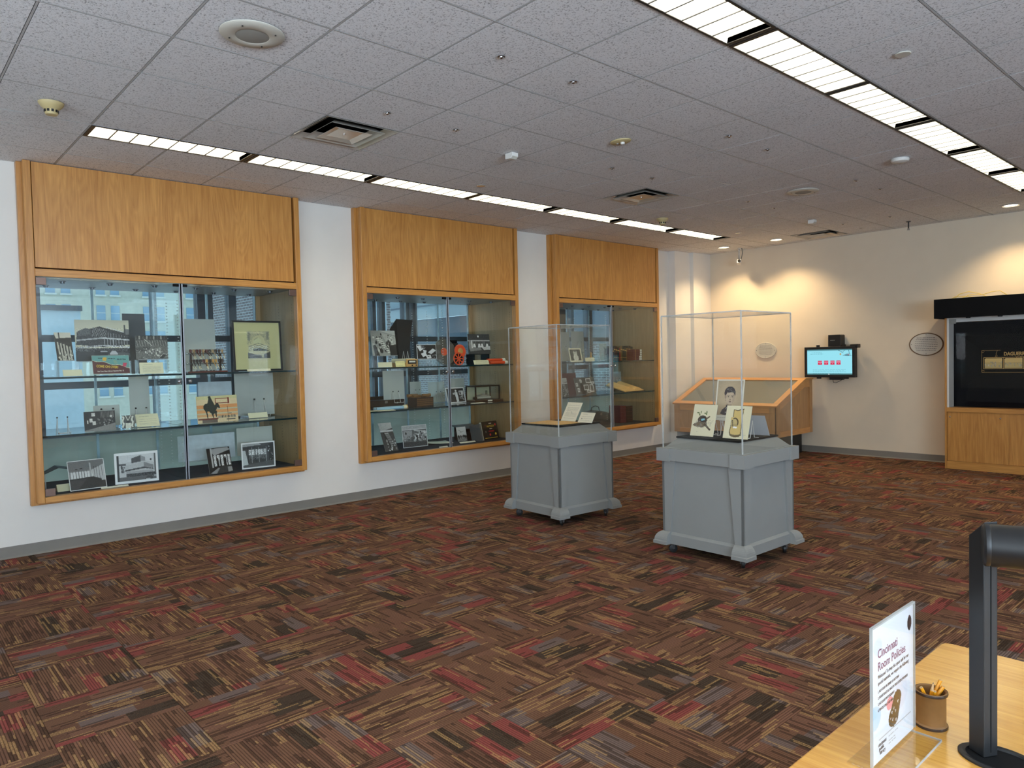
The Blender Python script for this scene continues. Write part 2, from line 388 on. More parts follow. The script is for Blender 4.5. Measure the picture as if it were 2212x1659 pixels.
# ------------------------------------------------------------------ raster for flat prints
class Img:
    def __init__(s, w, h, bg=0.5, seed=1):
        s.w, s.h = w, h; s.a = np.zeros((h, w, 3)); s.a[:] = s.c(bg); s.rng = np.random.RandomState(seed)
        yy, xx = np.mgrid[0:h, 0:w]; s.X = (xx+0.5)/w; s.Y = (yy+0.5)/h
    def c(s, v): return np.array([v, v, v]) if np.isscalar(v) else np.array(v)
    def put(s, mask, col, k=1.0): s.a[mask] = s.a[mask]*(1-k)+s.c(col)*k; return s
    def rect(s, x0, y0, x1, y1, col, k=1.0): return s.put((s.X >= x0) & (s.X <= x1) & (s.Y >= y0) & (s.Y <= y1), col, k)
    def ell(s, cx, cy, rx, ry, col, k=1.0): return s.put(((s.X-cx)/rx)**2+((s.Y-cy)/ry)**2 <= 1, col, k)
    def poly(s, pts, col, k=1.0):
        ins = np.zeros(s.X.shape, bool); n = len(pts)
        for i in range(n):
            x0, y0 = pts[i]; x1, y1 = pts[(i+1) % n]
            if y0 == y1: continue
            cnd = ((y0 > s.Y) != (y1 > s.Y)) & (s.X < (x1-x0)*(s.Y-y0)/(y1-y0)+x0)
            ins ^= cnd
        return s.put(ins, col, k)
    def line(s, x0, y0, x1, y1, wd, col, k=1.0):
        dx, dy = x1-x0, y1-y0; L = dx*dx+dy*dy+1e-9; t = np.clip(((s.X-x0)*dx+(s.Y-y0)*dy)/L, 0, 1)
        asp = s.h/s.w
        return s.put(np.hypot(s.X-x0-t*dx, (s.Y-y0-t*dy)*asp) <= wd/2, col, k)
    def speckle(s, x0, y0, x1, y1, amp, n=1):
        msk = (s.X >= x0) & (s.X <= x1) & (s.Y >= y0) & (s.Y <= y1)
        q = s.rng.rand(s.h, s.w)-0.5
        if n > 1: q = np.kron(s.rng.rand(s.h//n+1, s.w//n+1)-0.5, np.ones((n, n)))[:s.h, :s.w]
        s.a[msk] += (q[msk]*amp)[:, None]; return s
    def blobs(s, x0, y0, x1, y1, n, rmin, rmax, lo, hi):
        for _ in range(n):
            r = s.rng.uniform(rmin, rmax); s.ell(s.rng.uniform(x0, x1), s.rng.uniform(y0, y1), r, r*s.rng.uniform(0.7, 1.8)*s.w/s.h, s.rng.uniform(lo, hi))
        return s
    def lines(s, x0, y0, x1, y1, n, col, wd=0.01, k=0.7):
        for i in range(n):
            y = y0+(y1-y0)*(i+0.5)/n; x = x0; xe = x1-(s.rng.rand()*0.25*(x1-x0) if i in (n-1,) else s.rng.rand()*0.05*(x1-x0))
            while x < xe:
                ww = s.rng.uniform(0.02, 0.07); s.rect(x, y-wd/2*s.w/s.h, min(x+ww, xe), y+wd/2*s.w/s.h, col, k); x += ww+0.012
        return s
    def border(s, b, col):
        bx = b; by = b*s.w/s.h
        return s.put((s.X < bx) | (s.X > 1-bx) | (s.Y < by) | (s.Y > 1-by), col)
    def tint(s, t): s.a *= np.array(t); return s

def print_mesh(name, img, w, h, th=0.003, back='greyboard', front='print', off=0.0):
    """thin sheet: local x 0..w, z 0..h, front faces -y"""
    nx, ny = img.w, img.h
    xs = np.linspace(0, w, nx); zs = np.linspace(h, 0, ny)
    gx, gz = np.meshgrid(xs, zs)
    v = np.stack([gx.ravel(), np.full(nx*ny, off), gz.ravel()], 1).tolist()
    idx = np.arange(nx*ny).reshape(ny, nx)
    a, b, c, d = idx[:-1, :-1].ravel(), idx[1:, :-1].ravel(), idx[1:, 1:].ravel(), idx[:-1, 1:].ravel()
    f = np.stack([a, b, c, d], 1).tolist(); k = len(f); n0 = len(v)
    v += [(0, off, 0), (w, off, 0), (w, off, h), (0, off, h), (0, off+th, 0), (w, off+th, 0), (w, off+th, h), (0, off+th, h)]
    f += [(n0+4, n0+7, n0+6, n0+5), (n0, n0+4, n0+5, n0+1), (n0+1, n0+5, n0+6, n0+2), (n0+2, n0+6, n0+7, n0+3), (n0+3, n0+7, n0+4, n0)]
    me = bpy.data.meshes.new(name); me.from_pydata(v, [], f); me.update()
    me.materials.append(M[front]); me.materials.append(M[back])
    me.polygons.foreach_set('material_index', [0]*k+[1]*5)
    at = me.attributes.new('col', 'FLOAT_COLOR', 'POINT')
    s = np.clip(img.a, 0, 1); l = np.where(s <= 0.04045, s/12.92, ((s+0.055)/1.055)**2.4)
    cc = np.ones((len(v), 4)); cc[:nx*ny, :3] = l.reshape(-1, 3); cc[nx*ny:, :3] = 0.5
    at.data.foreach_set('color', cc.ravel())
    return me
def board_rot(yaw, lean): return (Matrix.Rotation(R(yaw), 3, 'Z') @ Matrix.Rotation(R(-lean), 3, 'X')).to_euler()
def sheet(name, img, bl, yaw, w, h, lean, label, cat, group=None, back='greyboard', th=0.003):
    o = bpy.data.objects.new(name, print_mesh(name, img, w, h, th, back)); COL.objects.link(o)
    o.location = bl; o.rotation_euler = board_rot(yaw, lean)
    return tag(o, label, cat, group)
def card(name, mat, bl, yaw, w, h, lean, label, cat, group=None, th=0.004):
    o = MB().box(0, w, 0, th, 0, h).build(name, mat); o.location = bl; o.rotation_euler = board_rot(yaw, lean)
    return tag(o, label, cat, group)

# ------------------------------------------------------------------ structure
def px(p):
    q = Vector(p)-CAMLOC; z = q.dot(fw)
    if z < 0.05: return None
    return (1106+FPX*q.dot(r2)/z, 829.5-FPX*q.dot(u2)/z, z)
def seen(pts, mg=60):
    a = [px(p) for p in pts]; a = [p for p in a if p]
    if not a: return 0
    x0, x1 = min(p[0] for p in a), max(p[0] for p in a); y0, y1 = min(p[1] for p in a), max(p[1] for p in a)
    if x1 < -mg or x0 > 2212+mg or y1 < -mg or y0 > 1659+mg: return 0
    return 1/min(p[2] for p in a)
XR, YF = 12.5, -5.2                       # far right wall, wall behind the camera
def Lx(L): return (8.3711-L)*T

floor = struct(B('floor', -0.0, XR, YF, BY, -0.15, -0.007, 'slab'))
CT = 0.503
tiles = []
for i in range(-9, 17):
    for j in range(-11, 19):
        x0, y0 = 4.35+i*CT, 0.137+j*CT
        a0, a1, b0, b1 = max(x0, 0.0), min(x0+CT, XR), max(y0, YF), min(y0+CT, BY)
        if a1-a0 < 0.02 or b1-b0 < 0.02: continue
        s = seen([(a0, b0, 0), (a1, b0, 0), (a0, b1, 0), (a1, b1, 0)], 0)
        tiles.append((s, a0, a1, b0, b1))
tiles.sort(reverse=True)
rnd = random.Random(4); rest = MB(); full = None; nt = 0
for (s, a0, a1, b0, b1) in tiles:
    g = 0.0008
    if s > 0 and nt < 300:
        nt += 1
        if abs(a1-a0-CT) < 1e-6 and abs(b1-b0-CT) < 1e-6:
            if full is None: full = MB().box(-CT/2+g, CT/2-g, -CT/2+g, CT/2-g, -0.007, 0.0).mesh('carpet_tile', 'carpet')
            o = bpy.data.objects.new('carpet_tile', full); COL.objects.link(o)
            o.location = ((a0+a1)/2, (b0+b1)/2, rnd.uniform(-0.0008, 0.0))
        else:
            o = B('carpet_tile', a0+g, a1-g, b0+g, b1-g, -0.007, 0.0, 'carpet')
        o.parent = floor
    else: rest.box(a0+g, a1-g, b0+g, b1-g, -0.007, 0.0)
stuff(rest.build('carpet_tile_field', 'carpet', floor))

# ceiling: plenum slab, grid bars, tiles
ceil = struct(B('ceiling', -1.2, XR, YF, BY, H+0.25, H+0.35, 'plenum'))
LXS = [7.5, 6.5, 6, 5, 4, 3, 2, 1, 0, -0.5, -1.5, -2.5, -3.5, -4.5, -5.5, -6.5, -7.0, -8, -9, -10, -11, -12]
gx = [0.0]+[Lx(L) for L in LXS]; gx = [x for x in gx if x < XR-0.05]+[XR]
gy = [YF]+[c*T for c in range(-8, 16) if c*T > YF+0.05]+[BY]
bars = MB(); gw = 0.0050
for x in gx[1:-1]: bars.box(x-gw, x+gw, YF, BY, H+0.0, H+0.02)
for y in gy[1:-1]: bars.box(0, XR, y-gw, y+gw, H+0.0005, H+0.02)
bars.build('grid_bars', 'grid', ceil)
TROFF_COLS = [(Lx(6.5), Lx(6.0)), (Lx(0), Lx(-0.5)), (Lx(-6.5), Lx(-7.0))]
VENTS = [(4, 1), (4, 7), (4, 14)]          # L from..L+1, c..c+1
nt = 0; cand = []
for i in range(len(gx)-1):
    for j in range(len(gy)-1):
        x0, x1, y0, y1 = gx[i], gx[i+1], gy[j], gy[j+1]
        if x1-x0 < 0.03: continue
        if any(abs(x0-a) < 0.01 and abs(x1-b) < 0.01 for a, b in TROFF_COLS):
            k = TROFF_COLS.index(next(q for q in TROFF_COLS if abs(x0-q[0]) < 0.01))
            c = y0/T
            if (k == 0 and -1.01 < c < 12.99) or (k == 1 and -7.01 < c < 12.99) or (k == 2 and -3.01 < c < 8.99): continue
        if any(abs(x0-Lx(L+1)) < 0.01 and abs(y0-c*T) < 0.01 for L, c in VENTS): continue
        cand.append((seen([(x0, y0, H), (x1, y0, H), (x0, y1, H), (x1, y1, H)], 0), x0, x1, y0, y1))
cand.sort(reverse=True); rest = MB(); shared = {}
for (s, x0, x1, y0, y1) in cand:
    e = 0.0088; dz = rnd.uniform(0, 0.0012)
    if s > 0 and nt < 300:
        nt += 1; key = (round(x1-x0, 3), round(y1-y0, 3)); w_, h_ = (x1-x0)/2-e, (y1-y0)/2-e
        if key not in shared:
            shared[key] = MB().box(-w_, w_, -h_, h_, 0.0, 0.02).mesh('ceiling_tile', 'tile')
        o = bpy.data.objects.new('ceiling_tile', shared[key]); COL.objects.link(o); o.location = ((x0+x1)/2, (y0+y1)/2, H+dz); o.parent = ceil
    else: rest.box(x0+e, x1-e, y0+e, y1-e, H, H+0.02)
stuff(rest.build('ceiling_tile_field', 'tile', ceil))

# walls
CASES = [(-0.845, 1.600), (2.340, 4.733), (5.465, 7.865)]
wl = MB(); y = YF
for (a, b) in CASES:
    wl.box(-0.12, 0, y, a+0.03, 0, H+0.2); wl.box(-0.12, 0, a+0.03, b-0.03, 0, 0.47); wl.box(-0.12, 0, a+0.03, b-0.03, 2.41, H+0.2); y = b-0.03
wl.box(-0.12, 0, y, BY+0.12, 0, H+0.2)
wall_left = struct(wl.build('wall_left', 'wall'))
struct(B('wall_back', 0.0, XR, BY, BY+0.12, 0, H+0.2, 'wallwarm'))
wf = MB().box(-0.12, 3.4, YF-0.12, YF, 0, H+0.2).box(10.6, XR, YF-0.12, YF, 0, H+0.2).box(3.4, 10.6, YF-0.12, YF, 0, 0.85).box(3.4, 10.6, YF-0.12, YF, 2.85, H+0.2)
struct(wf.build('wall_front', 'wall'))
wr = MB()
wr.box(XR, XR+0.12, YF, -4.9, 0, H+0.2); wr.box(XR, XR+0.12, 0.9, BY+0.12, 0, H+0.2)
wr.box(XR, XR+0.12, -4.9, 0.9, 0, 0.8); wr.box(XR, XR+0.12, -4.9, 0.9, 2.9, H+0.2)
struct(wr.build('wall_right', 'wall'))
struct(B('trim_1', 0.0, 0.13, 8.34, 8.78, 0, H, 'wall')); struct(B('trim_2', 0.0, 0.20, 8.78, BY, 0, H, 'wall'))
def cove(h=0.1):   # profile out from the wall
    return [(0, 0), (0.014, 0), (0.012, 0.006), (0.006, 0.016), (0.005, h-0.004), (0.003, h), (0, h)]
bl_ = MB().prism([(p[0], p[1]) for p in cove()], 'y', YF, 8.34).prism([(0.13+p[0], p[1]) for p in cove()], 'y', 8.34, 8.78).prism([(0.2+p[0], p[1]) for p in cove()], 'y', 8.78, BY)
struct(bl_.build('baseboard_left', 'base'))
struct(MB().prism([(BY-p[0], p[1]) for p in cove()], 'x', 0.2, 4.06).build('baseboard_back', 'base'))

# exterior window band behind the display cases
xw = -1.08
we = MB().box(xw-0.12, xw, YF, BY+0.5, -0.5, 0.93).box(xw-0.12, xw, YF, BY+0.5, 2.62, H+0.3)
we.box(xw-0.12, xw, YF, -2.4, 0.93, 2.62).box(xw-0.12, xw, 8.9, BY+0.5, 0.93, 2.62)
struct(we.build('wall_exterior', 'spandrel'))
struct(B('wall_end', xw, -0.12, BY+0.1, BY+0.2, 0, H+0.2, 'wall')); 
win = empty('window_1', (xw, 0, 0)); struct(win)
VM = [(-2.4, 0.06), (-0.62, 0.05), (0.46, 0.04), (0.93, 0.17), (1.283, 0.085), (1.66, 0.3), (2.6, 0.06), (3.19, 0.05), (3.333, 0.05), (3.705, 0.07), (3.84, 0.065), (5.0, 0.07), (5.7, 0.06), (6.6, 0.3), (7.04, 0.06), (7.47, 0.1), (8.25, 0.08), (8.84, 0.06)]
for yy, ww in VM: B('mullion', -0.10, 0.03, yy, yy+ww, 0.93, 2.62, 'steel', win)
for z0, z1 in ((1.385, 1.455), (1.862, 1.930)):
    B('transom', -0.09, 0.025, -2.4, 8.9, z0, z1, 'steel', win)
B('window_sill', -0.10, 0.06, -2.4, 8.9, 0.90, 0.985, 'concreted', win)
ends = [q[0]+q[1] for q in VM]; starts = [q[0] for q in VM]
for i in range(len(VM)-1):
    if starts[i+1]-ends[i] > 0.02: B('pane', -0.045, -0.037, ends[i], starts[i+1], 0.98, 2.62, 'winglass', win)
sw = empty('added_window_3', (0, YF, 0)); struct(sw)  # unseen window band added to go with the ceiling fill
for k in range(6): B('mullion', 3.4+k*1.428, 3.46+k*1.428, -0.10, -0.02, 0.85, 2.85, 'steel', sw)
B('pane', 3.4, 10.6, -0.06, -0.054, 0.85, 2.85, 'winglass', sw)
rw = empty('window_2', (XR, 0, 0)); struct(rw)
for k in range(5): B('mullion', 0.02, 0.10, -4.9+k*1.435, -4.84+k*1.435, 0.8, 2.9, 'steel', rw)
for z0 in (0.8, 2.84): B('transom', 0.02, 0.10, -4.9, 0.9, z0, z0+0.06, 'steel', rw)
B('pane', 0.05, 0.056, -4.9, 0.9, 0.86, 2.84, 'winglass', rw)

# ------------------------------------------------------------------ ceiling fixtures
def make_troffer():
    t = empty('troffer'); w, l = 0.3048, 2*T
    e = 0.018; d = 0.11
    fr = MB()
    fr.box(-w/2+0.004, -w/2+e, -l/2+0.006, l/2-0.006, -0.004, 0.03).box(w/2-e, w/2-0.004, -l/2+0.006, l/2-0.006, -0.004, 0.03)
    fr.box(-w/2+e, w/2-e, -l/2+0.006, -l/2+0.034, -0.004, 0.03).box(-w/2+e, w/2-e, l/2-0.034, l/2-0.006, -0.004, 0.03)
    fr.build('trim_frame', 'black', t)
    a, b = w/2-e, l/2-0.034
    rf = MB()
    rf.add([(-a, -b, 0.0), (-a, b, 0.0), (-a*0.8, b, d), (-a*0.8, -b, d)], [(0, 1, 2, 3)]).add([(a, -b, 0.0), (a, b, 0.0), (a*0.8, b, d), (a*0.8, -b, d)], [(3, 2, 1, 0)])
    rf.add([(-a, -b, 0.0), (a, -b, 0.0), (a, -b, d), (-a, -b, d)], [(0, 1, 2, 3)]).add([(-a, b, 0.0), (a, b, 0.0), (a, b, d), (-a, b, d)], [(3, 2, 1, 0)])
    rf.build('reflector', 'reflector', t)
    MB().box(-a*0.82, a*0.82, -b, b, d, d+0.01).build('lamp_panel', 'lamp', t)
    bm = MB().prism([(-0.0015, 0.003), (0.0015, 0.002), (0.006, 0.05), (-0.006, 0.05)], 'x', -a, a, 0).box(-a, a, -0.0045, 0.0045, -0.001, 0.003, 1).mesh('louver_blade', ['reflector', 'wheelgrey'])  # lower blade edge coloured dark for the shade on its underside
    for k in range(7):
        o = bpy.data.objects.new('louver_blade', bm); COL.objects.link(o); o.parent = t; o.location = (0, -b+2*b*(k+1)/8, 0)
    return t
trof = make_troffer(); first = True
ordn = ['first', 'second', 'third', 'fourth', 'fifth', 'sixth', 'seventh', 'eighth', 'ninth', 'tenth']
def put_troffer(x, c, label, group):
    global first
    o = trof if first else copy_tree(trof); first = False
    o.location = (x, (c+1)*T, H); tag(o, label, 'light', group)
for k in range(7): put_troffer((Lx(6.5)+Lx(6))/2, -1+2*k, ordn[k]+' fluorescent troffer from the left in the ceiling row above the display cases', 'troffers above the display cases')
for k in range(10):
    c = 1+2*(k-4)
    put_troffer((Lx(0)+Lx(-0.5))/2, c, ordn[k]+' fluorescent troffer, counting toward the back wall, in the wide row crossing top right', 'troffers in the right hand ceiling row')
for k in range(6):  # third row out of view, added for the room light
    put_troffer((Lx(-6.5)+Lx(-7.0))/2, -3+2*k, ordn[k]+' fluorescent troffer of the added unseen row by the window wall', 'added unseen troffers by the window wall')

def make_vent():
    t = empty('air_diffuser'); a = T/2-0.006
    fr = MB(); fr.frustum((-a, a, -a, a), -0.006, (-a, a, -a, a), 0.0)
    ring = MB()
    def sqring(mb, ro, ri, z0, z1, th=0.002):
        for s in range(4):
            ang = s*math.pi/2; ca, sa = math.cos(ang), math.sin(ang)
            P = lambda x, y, z: (x*ca-y*sa, x*sa+y*ca, z)
            mb.add([P(-ro, -ro, z0), P(ro, -ro, z0), P(ri, -ri, z1), P(-ri, -ri, z1), P(-ro, -ro, z0+th), P(ro, -ro, z0+th), P(ri, -ri, z1+th), P(-ri, -ri, z1+th)],
                   [(0, 1, 2, 3), (7, 6, 5, 4), (0, 4, 5, 1), (3, 2, 6, 7)])
        return mb
    sqring(MB(), a, a-0.07, -0.005, 0.03).build('outer_cone', 'metal', t)
    MB().box(-a+0.07, a-0.07, -a+0.07, a-0.07, 0.11, 0.12).build('duct_throat', 'blackmat', t)
    sqring(MB(), a-0.07, a-0.07, 0.03, 0.115).build('throat_side', 'blackmat', t)
    sqring(MB(), a-0.075, a-0.135, -0.012, 0.03).build('middle_cone', 'metal', t)
    i = sqring(MB(), a-0.145, a-0.20, -0.016, -0.004); i.box(-(a-0.20), a-0.20, -(a-0.20), a-0.20, -0.005, -0.003); i.build('centre_plate', 'metal', t)
    MB().lathe([(0.012, -0.009), (0.012, -0.004)], n=12).build('screw_cap', 'chrome', t)
    return t
vt = make_vent()
for k, (L, c) in enumerate(VENTS):
    o = vt if k == 0 else copy_tree(vt)
    o.location = (Lx(L+0.5), (c+0.5)*T, H)
    tag(o, ['square metal ceiling air diffuser nearest the camera, left of centre', 'square metal ceiling air diffuser near the middle of the ceiling', 'square metal ceiling air diffuser close to the back wall'][k], 'air vent', 'ceiling air diffusers')

def make_speaker():
    t = empty('ceiling_speaker')
    MB().lathe([(0.165, 0.0), (0.165, -0.004), (0.158, -0.010), (0.09, -0.016), (0.085, -0.013)], n=40, cap=False).build('rim', 'offwhite', t)
    MB().lathe([(0.086, -0.013), (0.06, -0.017), (0.0, -0.018)], n=32).build('grille', 'greymesh', t)
    for k in range(4):
        a = math.pi/4+k*math.pi/2; MB().lathe([(0.005, -0.014), (0.004, -0.010)], c=(0.125*math.cos(a), 0.125*math.sin(a), -0.003), n=8).build('screw', 'chromed', t)
    return t
s1 = make_speaker(); s1.location = (Lx(2.5), -0.5*T, H-0.003); tag(s1, 'large round ceiling speaker at upper left with perforated centre', 'speaker', 'round ceiling speakers')
s2_ = copy_tree(s1); s2_.location = (Lx(2.45), 9.5*T, H-0.003); tag(s2_, 'round ceiling speaker toward the back of the room', 'speaker', 'round ceiling speakers')

def make_smoke():
    t = empty('smoke_detector')
    MB().lathe([(0.075, 0.0), (0.073, -0.010), (0.060, -0.028), (0.040, -0.045), (0.038, -0.070), (0.034, -0.078), (0.0, -0.080)], n=28).build('body', 'cream', t)
    for k in range(10):
        a = k*2*math.pi/10; o = MB().box(-0.007, 0.007, -0.003, 0.003, -0.008, 0.008).build('vent_slot', 'black', t)
        o.location = (0.0395*math.cos(a), 0.0395*math.sin(a), -0.056); o.rotation_euler = (0, 0, a+math.pi/2)
    return t
k1 = make_smoke(); k1.location = (Lx(5.45), -1.5*T, H-0.003); tag(k1, 'yellowed smoke detector at the far left of the ceiling', 'smoke detector', 'smoke detectors')
k2_ = copy_tree(k1); k2_.location = (Lx(5.5), 9.5*T, H-0.003); tag(k2_, 'yellowed smoke detector behind the row of lights over the cases', 'smoke detector', 'smoke detectors')

def disc(L, c, r, mat, label):
    o = MB().lathe([(r, 0.0), (r, -0.003), (r*0.92, -0.006), (0.0, -0.006)], n=28).build('sprinkler_cover', mat); o.location = (Lx(L), c*T, H-0.003); tag(o, label, 'cover plate')
disc(-1.0, 4.5, 0.045, 'offwhite', 'flat round sprinkler cover plate right of the wide light row')
disc(5.55, 4.6, 0.045, 'metal', 'flat round sprinkler cover plate beside the left light row, near the middle case')
disc(5.5, 12.5, 0.045, 'metal', 'flat round sprinkler cover plate past the end of the left light row')
dm = empty('wireless_access_dome', (Lx(0.5), 8.6*T, H-0.003)); tag(dm, 'white domed wireless unit on the ceiling near the wide light row', 'ceiling device')
MB().lathe([(0.075, 0.0), (0.078, -0.012), (0.07, -0.028), (0.045, -0.036), (0.0, -0.037)], n=32).build('dome', 'white', dm)
MB().lathe([(0.05, 0.0), (0.05, -0.004)], n=24).build('mount_plate', 'greymesh', dm)
st = empty('fire_strobe', (Lx(2.53), 4.52*T, H-0.003)); tag(st, 'oval tan fire alarm strobe in the middle of the ceiling', 'alarm strobe')
MB().lathe([(0.095, 0.0), (0.093, -0.008), (0.08, -0.014), (0.0, -0.015)], n=32, ell=0.72).build('body', 'cream', st)
MB().lathe([(0.018, -0.012), (0.016, -0.030), (0.0, -0.034)], c=(0.02, 0, 0), n=16).build('lens', 'white', st)
MB().lathe([(0.012, -0.012), (0.010, -0.020), (0.0, -0.021)], c=(-0.03, 0.0, 0), n=12).build('speaker_port', 'greymesh', st)
for L, c, lab in ((3.85, 3.75, 'white motion sensor box on the ceiling above the middle case'), (3.66, 12.4, 'white motion sensor box on the ceiling near the back diffuser')):
    t = empty('motion_sensor', (Lx(L), c*T, H-0.003)); tag(t, lab, 'sensor', 'ceiling motion sensors')
    MB().prism([(-0.045, 0), (0.045, 0), (0.045, -0.030), (0.020, -0.052), (-0.045, -0.045)], 'y', -0.035, 0.035).build('housing', 'white', t, bevel=0.003)
    MB().add([(0.0445, -0.028, -0.034), (0.0445, 0.028, -0.034), (0.023, 0.028, -0.0525), (0.023, -0.028, -0.0525)], [(0, 1, 2, 3)]).build('lens_window', 'offwhite', t)

def make_eye():
    t = empty('eyeball_spot')
    MB().lathe([(0.024, 0.0), (0.024, -0.002), (0.017, -0.004), (0.013, -0.001)], n=20, cap=False).build('ring', 'chrome', t)
    MB().lathe([(0.0135, 0.0), (0.013, -0.006), (0.008, -0.012), (0.0, -0.014)], n=16).build('ball', 'chrome', t)
    return t
ey = make_eye()
EYES = [(1.5, 1.5), (1.5, 2.5), (3.5, 1.5), (3.5, 2.5), (3.5, 5.5), (3.5, 6.5), (1.5, 5.5), (1.5, 6.5), (1.5, 9.45), (1.5, 10.45), (3.5, 9.45), (3.5, 10.45), (2.45, 13.45), (3.45, 13.45), (3.45, 14.4)]
EYEL = [a+' chrome eyeball spot of the pair '+b for b in ('in the tiles near top centre', 'right of the nearest air diffuser', 'left of the middle air diffuser', 'between the fire strobe and the wide light row', 'right of the back round speaker', 'left of the back round speaker') for a in ('nearer', 'farther')]
EYEL = EYEL[0:2]+EYEL[2:4]+EYEL[4:6]+EYEL[6:8]+EYEL[8:10]+EYEL[10:12]+['lone chrome eyeball spot near the hanging sprinkler', 'chrome eyeball spot just above the back air diffuser', 'chrome eyeball spot nearest the back wall']
for k, (L, c) in enumerate(EYES):
    o = ey if k == 0 else copy_tree(ey); o.location = (Lx(L), c*T, H-0.003)
    tag(o, EYEL[k], 'spotlight', 'chrome eyeball spots in the ceiling')

def downlight(L, c, label):
    t = empty('downlight', (Lx(L), c*T, H-0.003)); tag(t, label, 'downlight', 'recessed downlights along the back wall')
    MB().lathe([(0.105, 0.0), (0.105, -0.004), (0.088, -0.006), (0.084, 0.0)], n=32, cap=False).build('trim_ring', 'white', t)
    MB().lathe([(0.085, 0.0), (0.07, 0.004)], n=32, cap=False).build('cone_lip', 'reflector', t)
    MB().lathe([(0.075, 0.003), (0.03, -0.002), (0.0, -0.003)], n=28).build('lamp', 'bulb', t)
    l = bpy.data.lights.new('downlight_beam', 'SPOT'); l.energy = DOWNLIGHT_W; l.spot_size = R(122); l.spot_blend = 0.7; l.color = (1.0, 0.74, 0.42); l.shadow_soft_size = 0.04
    o = bpy.data.objects.new('downlight_beam', l); COL.objects.link(o); o.parent = t; o.location = (0, 0, -0.02)
for L, c, lab in ((7.0, 14.3, 'glowing recessed downlight in the back left ceiling corner'), (5.5, 14.3, 'glowing recessed downlight, second from the back left corner'), (0.45, 14.3, 'glowing recessed downlight above the black framed exhibit'), (-2.6, 14.3, 'glowing recessed downlight beyond the right end of the black framed exhibit')):
    downlight(L, c, lab)

# security camera and hanging sprinkler near the back wall
sc_ = empty('security_camera', (0.93, 9.02, H-0.003)); tag(sc_, 'small white box security camera hanging from the ceiling corner', 'camera')
MB().lathe([(0.035, 0.0), (0.035, -0.008), (0.012, -0.012)], n=20).build('ceiling_plate', 'white', sc_)
MB().tube([(0, 0, 0), (0, 0, -0.17), (0.015, -0.02, -0.19)], 0.009, 8).build('stem', 'chrome', sc_)
MB().tube([(0.04, 0.02, 0.0), (0.045, 0.03, -0.08), (0.03, 0.03, -0.15), (0.02, 0.02, -0.19)], 0.005, 6).build('cable', 'black', sc_)
q = MB().box(-0.032, 0.032, -0.06, 0.06, -0.032, 0.032).build('housing', 'white', sc_, (0.02, -0.03, -0.235), (R(-14), 0, R(28)), bevel=0.004)
MB().lathe([(0.026, 0.0), (0.024, -0.012), (0.0, -0.012)], n=20, axis='y').build('lens', 'black', q, (0, -0.0605, 0))
hs = empty('hanging_sprinkler', (Lx(2.43), 14.45*T, H-0.003)); tag(hs, 'black hanging sprinkler drop with a chrome tip by the back wall', 'sprinkler')
MB().lathe([(0.03, 0.0), (0.028, -0.005), (0.008, -0.006), (0.008, -0.09)], n=16).build('drop_pipe', 'black', hs)
MB().lathe([(0.012, -0.09), (0.013, -0.11), (0.020, -0.112), (0.020, -0.116), (0.0, -0.118)], n=14).build('head', 'chrome', hs)

